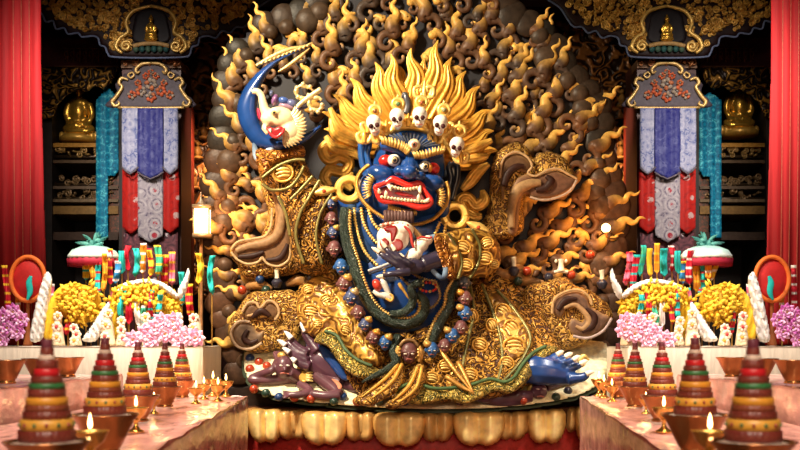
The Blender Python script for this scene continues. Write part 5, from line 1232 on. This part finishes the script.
def cloth_box(m, x0, x1, y0, y1, z0, z1, sag=.012, n=26, seed=1):
    """table block under a draped, wrinkled cloth with rounded edges."""
    rr = random.Random(seed); ph = [rr.uniform(0, 6) for _ in range(6)]
    prof = [(0, 0)]
    def wr(u, v): return sag * (math.sin(7 * u + ph[0]) * math.sin(5 * v + ph[1]) + .6 * math.sin(17 * u + 3 * v + ph[2]) + .4 * math.sin(11 * v - 9 * u + ph[3]))
    nx, ny = n, n * 2; v = []; f = []
    for j in range(ny + 1):
        for i in range(nx + 1):
            x, y = x0 + (x1 - x0) * i / nx, y0 + (y1 - y0) * j / ny; v.append((x, y, z1 + wr(x * 2, y * 2)))
    for j in range(ny):
        for i in range(nx): k = j * (nx + 1) + i; f.append((k, k + 1, k + nx + 2, k + nx + 1))
    ring = [j * (nx + 1) for j in range(ny, -1, -1)] + list(range(1, nx + 1)) + [j * (nx + 1) + nx for j in range(1, ny + 1)] + [ny * (nx + 1) + i for i in range(nx - 1, 0, -1)]
    prev = ring
    for lv, zz in enumerate(np.linspace(z1 - .02, z0, 7)):
        cur = []
        for q, k in enumerate(ring):
            x, y, _ = v[k] if isinstance(v[k], tuple) else tuple(v[k]); a = .012 * (lv + 1) / 7 * math.sin(q * 1.3) + .01
            dx = (1 if x >= x1 - 1e-6 else -1 if x <= x0 + 1e-6 else 0); dy = (1 if y >= y1 - 1e-6 else -1 if y <= y0 + 1e-6 else 0)
            cur.append(len(v)); v.append((x + dx * a, y + dy * a, zz))
        for q in range(len(ring)): a, b = q, (q + 1) % len(ring); f.append((prev[a], prev[b], cur[b], cur[a]))
        prev = cur
    f.append(tuple(prev))
    return m.add(v, f, None)


BANDNAMES = ['nearest', 'second nearest', 'third nearest', 'farthest']


def tables(s):
    side = 'left' if s < 0 else 'right'
    rnd = random.Random(21 if s < 0 else 22)
    X = lambda px: px if s < 0 else 800 - px
    tb = MB(); xs = sorted((s * .78, s * 2.2)); cloth_box(tb, xs[0], xs[1], 2.3, 8.6, 0, TZ, .006, 22, 3 + s)
    # inner edge follows the row of towers, which drifts outwards with distance
    for q in tb.v:
        inn = .92 + (.062 if s < 0 else .10) * (q.y - 2.3)
        q.x = s * (inn + (abs(q.x) - .78) / (2.2 - .78) * (2.2 - inn))
    tag(tb.build('low_offering_table', PLASTIC), '%s low offering table wrapped in glossy pink cloth under the incense towers' % side, 'table')
    tb = MB(); xs = sorted((s * 2.28, s * 4.6)); cloth_box(tb, xs[0], xs[1], 4.6, 8.2, 0, CZ - .26, .006, 22, 8 + s); tag(tb.build('raised_offering_table', PLASTIC), '%s raised table wrapped in glossy pink cloth carrying the copper bowls' % side, 'table')
    rows = [(47, 442, 100, 3.0), (105, 415, 76, 4.0), (138, 396, 53, 5.7), (165, 387, 43, 7.0), (182, 381, 35, 8.2)]
    for i, (px, yb, h, d) in enumerate(rows):
        pos = P(X(px), yb, d); sc = 1.0
        nm = ['nearest', 'second nearest', 'third nearest', 'fourth nearest', 'farthest and smallest'][i]
        bz = pos.z - .150
        put('b', (pos.x, d, TZ + .008), 'bronze bowl of pale rice carrying the %s incense tower on the %s table' % (nm, side), group='bowls under the incense towers', scale=(pos.z - TZ - .008) / .150)
        put('t', (pos.x, d, pos.z + .004), '%s stepped red incense tower with coloured bands on the %s table' % (nm, side), group='incense towers along the tables', scale=1, rz=rnd.uniform(0, 6))
    lam = [(90, 433, 3.55), (136, 409, 5.0), (154, 400, 6.3), (171, 392, 7.6)] + ([(196, 389, 7.3), (204, 385, 7.9), (218, 386, 7.6), (226, 382, 8.3), (213, 380, 8.4)] if s < 0 else [(188, 387, 7.6), (196, 383, 8.1), (201, 380, 8.4)])
    for i, (px, yr, d) in enumerate(lam):
        pos = P(X(px), yr, d)
        put('l', (pos.x, d, TZ + .008), ('%s lit brass butter lamp between the %s incense towers' % (['nearest', 'second nearest', 'third nearest', 'farthest'][i], side)) if i < 4 else '%s lit butter lamp of the cluster at the far inner end of the %s table' % (['first', 'second', 'third', 'fourth', 'fifth'][i - 4], side), group='butter lamps between the towers', scale=(pos.z - TZ) / .14)
        point('lamp_flame_light', (pos.x, d - .02, pos.z + .09), 1.0, (1., .55, .2), .02)
    # second row: copper bowls on the raised table
    for i, (px, yr, d, sc) in enumerate([(8, 358, 5.0, 1.35), (66, 361, 5.5, .9), (93, 358, 6.2, .95), (116, 357, 6.8, .95), (133, 356, 7.4, .95)]):
        pos = P(X(px), yr, d); zt = CZ - .26 + .008
        if abs(pos.x) < 2.42: pos.x = s * (2.42 + .01 * i)
        put('b', (pos.x, d, zt), 'copper water bowl, %s in the row on the %s raised table' % (['nearest', 'second', 'third', 'fourth', 'last'][i], side), group='copper bowls on the raised tables', scale=sc)

    # altar behind with white cloth
    AZ = CZ - .0 + .0
    tb = MB(); a, b = sorted((P(X(-60), 0, 8.9).x, P(X(208 if s < 0 else 178), 0, 8.9).x)); cloth_box(tb, a, b, 8.62, 9.62 if False else 9.5, 0, CZ - .03, .004, 20, 5 + s)
    tag(tb.build('white_altar_table', WHITEC), '%s altar table draped in white cloth behind the bowls and towers' % side, 'table')
    az = CZ - .022
    def D(py_or=None): return 9.0
    # yellow bouquets
    def bouquet(px, py, rx, ry, d, lab, tail=None):
        t = thing('yellow_bouquet', lab, 'bouquet', tuple(P(X(px), py + ry, d)))
        m = MB(); r2 = random.Random(int(px * 7 + d))
        pell(m, X(px), py, d + .02, rx * .86, ry * .9, .14, (.60, .34, .02), n=20, k=12); m.build('core', SILK, t)
        m = MB()
        for k in range(150):
            a, q = r2.uniform(0, 2 * PI), math.sqrt(r2.random()); x, y = px + rx * .95 * q * math.cos(a), py + ry * .95 * q * math.sin(a)
            dd = d - .14 * math.sqrt(max(0, 1 - q * q)) + .01; ln = r2.uniform(5, 9); an = r2.uniform(0, 2 * PI); c = mixc((.72, .40, .02), (.92, .66, .06), r2.random())
            ptube(m, [(X(x), y, 0), (X(x + ln * .5 * math.cos(an)), y + ln * .5 * math.sin(an), -.05), (X(x + ln * math.cos(an)), y + ln * math.sin(an), -.01)], [.6, r2.uniform(1.4, 2.3), .3], dd, c, n=6, spl=3, flat=.4)
        m.build('silk_petals', SILK, t)
        if tail:
            m = MB(); relief(m, [(X(x), y) for x, y in tail], d - .02, .06, 6, None, cell=2, colf=lambda x, y, q: (.84, .54, .03), hf=lambda x, y, q: .025 * np.sin(x * .8 + y * .25)); m.build('silk_train', SILK, t)
        return t
    bouquet(80, 304, 25, 22, 8.95, '%s round bouquet of ruffled yellow silk flowers near the red drum' % side, [(44, 338), (46, 310), (56, 290), (70, 284), (66, 300), (60, 320), (56, 340)])
    bouquet(137, 298, 30, 16, 9.0, '%s broad yellow silk bouquet draped on a white edged stand' % side, [(105, 338), (108, 310), (116, 288), (128, 284), (126, 300), (120, 318), (116, 338)])
    bouquet(168, 306, 12, 12, 9.1, '%s small yellow bouquet at the inner end of the white altar' % side)
    # drum
    dr = thing('hand_drum', 'round red drum face with orange rim on the %s altar' % side, 'drum', tuple(P(X(28), 305, 9.2)))
    m = MB(); pell(m, X(28), 279, 9.2, 17, 22, .06, (.50, .02, .02), n=28); m.build('drum_face', SILK, dr)
    m = MB(); ptube(m, [(X(28 + 17 * math.cos(t)), 279 + 22 * math.sin(t)) for t in np.linspace(0, 2 * PI, 21)], 2.3, 9.16, (.80, .17, .03), n=10, spl=3); m.build('rim', SILK, dr)
    m = MB(); ptube(m, [(X(28), 300), (X(28), 325), (X(28), 346)], [2, 2, 5], 9.2, (.35, .10, .03), n=10); m.build('handle', SILK, dr)
    m = MB(); ptube(m, [(X(31), 276), (X(29), 283), (X(30), 292), (X(27), 300)], [1.5, 3.2, 3, 1], 9.08, TEAL, n=8, flat=.4); m.build('teal_tassel', SILK, dr)
    # parasol
    pr = thing('silk_parasol', 'small silk parasol with pale teal canopy and red fringe on the %s altar' % side, 'parasol', tuple(P(X(94), 338, 9.35)))
    c0 = P(X(94), 256, 9.35)
    m = MB(); lathe(m, [(.24, -.03), (.235, .0), (.20, .05), (.12, .085), (.02, .10)], None, 32, tuple(c0), cols=[(.70, .80, .76), (.74, .86, .82), (.45, .72, .68), (.35, .62, .60), (.2, .5, .5)]); m.build('canopy', SILK, pr)
    m = MB(); lathe(m, [(.225, -.10), (.232, -.03)], (.42, .02, .05), 48, tuple(c0), rib=.05, ribn=24); m.build('red_fringe', SILK, pr)
    m = MB(); sweep(m, [P(X(94), 338, 9.35), P(X(94), 300, 9.35), P(X(94), 250, 9.35)], .012, (.6, .35, .08), n=8, up=(1, 0, 0)); m.build('pole', GILT, pr)
    m = MB(); r2 = random.Random(31)
    for k in range(22):
        a = r2.uniform(.2, PI - .2); ln = r2.uniform(8, 20); ptube(m, [(X(94), 246), (X(94 + ln * .5 * math.cos(a)), 246 - ln * .5 * math.sin(a), r2.uniform(-.06, .06)), (X(94 + ln * math.cos(a)), 246 - ln * .9 * math.sin(a) + 2, r2.uniform(-.1, .1))], [1, 1.9, .4], 9.35, mixc((.02, .16, .16), (.16, .50, .44), r2.random()), n=6, spl=3)
    m.build('teal_plume', SILK, pr)
    # streamers
    cols = {'teal': TEAL, 'red': (.55, .012, .03), 'yellow': (.86, .52, .03), 'orange': (.80, .28, .02), 'pink': (.72, .16, .25), 'blue': (.03, .22, .48), 'green': (.05, .42, .25), 'white': (.84, .78, .72)}
    K = [(50, 300, 26, 'pink', 'beside the drum'), (91, 266, 22, 'orange', 'under the parasol'), (86, 270, 16, 'yellow', 'under the parasol'), (98, 278, 26, 'teal', 'under the parasol'), (104, 272, 30, 'orange', 'behind the yellow bouquet'), (110, 266, 28, 'red', 'between the two bouquets'), (117, 272, 18, 'blue', 'over the broad bouquet'), (122, 262, 18, 'teal', 'over the broad bouquet'), (128, 258, 20, 'red', 'over the broad bouquet'),
         (136, 262, 22, 'teal', 'over the broad bouquet'), (143, 258, 24, 'orange', 'over the broad bouquet'), (150, 262, 22, 'yellow', 'over the broad bouquet'), (158, 260, 24, 'green', 'over the broad bouquet'), (165, 272, 28, 'red', 'near the inner bouquet'), (172, 268, 26, 'pink', 'near the inner bouquet'), (182, 288, 26, 'teal', 'near the inner bouquet'), (190, 300, 26, 'red', 'at the inner end'), (212, 274, 30, 'teal', 'at the aureole edge'), (199, 268, 24, 'yellow', 'at the inner end'),
         (122, 304, 22, 'teal', 'in front of the broad bouquet'), (129, 308, 24, 'red', 'in front of the broad bouquet'), (138, 314, 20, 'white', 'in front of the broad bouquet'), (151, 306, 26, 'red', 'in front of the broad bouquet'), (160, 304, 20, 'teal', 'in front of the broad bouquet'), (68, 322, 20, 'red', 'below the round bouquet'), (60, 328, 14, 'pink', 'below the round bouquet'), (6, 290, 40, 'red', 'beyond the drum'), (18, 312, 30, 'orange', 'beneath the drum'), (112, 300, 20, 'pink', 'between the two bouquets'), (145, 316, 18, 'green', 'in front of the broad bouquet')]
    seen = {}
    for px, py, h, cn, wh in K:
        kk = (cn, wh); seen[kk] = seen.get(kk, 0) + 1
        lab = '%s%s silk streamer %s on the %s altar' % (['', 'second '][seen[kk] - 1], cn, wh, side)
        dd = 8.86 if 'front' in wh or 'below' in wh else 9.2 + rnd.uniform(-.05, .1)
        if s > 0 and px > 177: continue
        m = MB(); wv = rnd.uniform(-2.5, 2.5); wd = rnd.uniform(3.6, 5.2); st_ = thing('silk_streamer', lab, 'streamer', tuple(P(X(px), 341, dd)), 'silk streamers on the altars')
        hw = wd * .8; y0, y1 = py - h * .62, py + h * .7; k_ = rnd.uniform(.15, .4); ph = rnd.uniform(0, 6); cc = cols[cn]; c2 = cols[rnd.choice(['white', 'yellow', 'red', 'teal'])]
        bend = lambda y: wv * math.sin((y - y0) / (y1 - y0) * 4 + ph)
        L_ = [(-hw * .9 + bend(y), y) for y in np.linspace(y0, y1 - 4, 6)]; R_ = [(hw * .9 + bend(y), y) for y in np.linspace(y1 - 4, y0, 6)]
        ol = L_ + [(bend(y1), y1)] + R_
        relief(m, [(X(px + x), y) for x, y in ol], dd, .012, 1.5, None, cell=1.1, back=.012, smooth=False, hf=lambda x, y, q: .022 * np.sin(x * 1.4 + ph) + .02 * np.sin(y * k_),
               colf=lambda x, y, q: c2 if (y - y0) % 9 < 2.2 else cc)
        m.build('ribbon', SILK, st_)
        m = MB(); q1 = P(X(px), py - h * .6, dd + .03); sweep(m, [(q1.x, dd + .03, CZ - .03), (q1.x, dd + .03, (q1.z + CZ) / 2), tuple(q1)], .006, (.5, .28, .06), n=6, spl=2, up=(1, 0, 0)); m.build('stick', GILT, st_)
    # torma: white cones with flower discs
    for i, (px, py, r) in enumerate([(108, 316, 8), (122, 322, 6), (148, 318, 6), (170 if s > 0 else 196, 322, 9), (58, 318, 7), (76, 330, 6), (160, 322, 6), (174 if s > 0 else 180, 318, 6)]):
        t = thing('butter_sculpture', '%s cream butter sculpture with flower discs on the %s altar' % (['outer', 'second', 'third', 'innermost', 'drum-side', 'bouquet-side', 'low', 'tall'][i], side), 'butter sculpture', tuple(P(X(px), 342, 8.8)), 'butter sculptures on the altars')
        o = P(X(px), 342, 8.8); o.z = az
        hh = (343 - py) * 8.8 / 1000 + r * .0088
        m = MB(); lathe(m, [(r * .009, 0), (r * .0085, .02), (r * .006, hh * .5), (r * .003, hh), (.001, hh + .02)], (.84, .66, .44), 20, tuple(o)); m.build('cone', WAX, t)
        for k in range(3):
            m = MB(); yy = hh * (.25 + .33 * k); c = o + Vector((rnd.uniform(-.02, .02), -r * .0075 * (1 - .25 * k), yy))
            for q in range(7):
                a = 2 * PI * q / 7; ellipsoid(m, c + Vector((.028 * math.cos(a), 0, .028 * math.sin(a))), .017, .01, .017, (.90, .72, .55), n=8, k=6)
            ellipsoid(m, c + Vector((0, -.008, 0)), .014, .01, .014, rnd.choice([(.6, .05, .05), (.75, .40, .05)]), n=8, k=6); m.build('flower_disc', WAX, t)
    # khata scarves
    for i, (o, lab) in enumerate([([(30, 340), (34, 312), (40, 288), (46, 272), (52, 278), (50, 300), (46, 322), (42, 340)], 'white silk scarf hanging beside the red drum'), ([(82, 340), (90, 328), (100, 312), (108, 302), (110, 308), (106, 322), (100, 336), (94, 342)], 'white silk scarf slanting between the two yellow bouquets'), ([(116, 288), (130, 281), (150, 279), (166, 284), (178, 294), (176, 299), (162, 290), (148, 285), (132, 287), (118, 294)], 'white silk scarf arched along the broad yellow bouquet'), ([(178, 290), (184, 278), (188, 268), (190, 276), (186, 292), (180, 300)], 'pointed white scarf end near the inner bouquet')]):
        m = MB(); relief(m, [(X(x), y) for x, y in o], 8.84 if i in (1,) else 8.97 if i == 2 else 8.92, .05, 4, (.84, .80, .76), cell=1.8, hf=lambda x, y, q: .028 * np.sin(x * 1.7 + y * .35) + .015 * np.sin(y * .6 - x))
        tag(m.build('silk_scarf', SILK), '%s, %s altar' % (lab, side), 'scarf')
    # heaps of pink blossoms
    def blossom(px, py, d, r, c, lab, grp):
        m = MB(); o = P(X(px), py, d); r2 = random.Random(int(px * 13 + py * 7))
        for ring, (nn, tl, rr) in enumerate([(8, .9, 1.), (7, .5, .85), (5, .2, .6)]):
            for k in range(nn):
                a = 2 * PI * k / nn + ring * .4
                dv = Vector((math.cos(a) * math.sin(tl + .3), -math.cos(tl + .3) * .9, math.sin(a) * math.sin(tl + .3)))
                q = o + dv * r * .6 * rr
                sweep(m, [o, q + dv * r * .1, o + dv * r * 1.15 * rr + Vector((0, -r * .12, 0))], [r * .1, r * .34, r * .04], mixc(c, (.95, .85, .88), r2.uniform(0, .5)), n=7, spl=3, flat=.35)
        ellipsoid(m, o + Vector((0, -r * .3, 0)), r * .16, r * .12, r * .16, (.85, .6, .15), n=8, k=6)
        tag(m.build('pink_blossom', WAX), lab, 'flower', grp)
    mag, pale = (.60, .12, .50), (.86, .42, .66)
    G = [(4, 316, mag), (14, 312, mag), (22, 320, mag), (8, 328, mag), (18, 332, mag), (2, 340, mag), (146, 334, pale), (156, 328, pale), (166, 334, pale), (176, 330, pale), (186, 336, pale), (162, 322, pale), (174, 322, pale), (152, 340, pale), (196, 338, pale), (134, 340, pale), (180, 341, pale), (206, 336, pale)]
    n1 = n2 = 0
    on = ['first', 'second', 'third', 'fourth', 'fifth', 'sixth', 'seventh', 'eighth', 'ninth', 'tenth', 'eleventh', 'twelfth']
    for px, py, c in G:
        if px > (176 if s > 0 else 200): continue
        if c is mag: n1 += 1; blossom(px, py, 8.72, .075, c, '%s magenta blossom heaped at the outer end of the %s altar' % (on[n1 - 1], side), '%s magenta blossoms' % side)
        else: n2 += 1; blossom(px, py, 8.70, .085, c, '%s pale pink blossom heaped at the inner part of the %s altar' % (on[n2 - 1], side), '%s pale pink blossoms' % side)

tables(-1); tables(1)
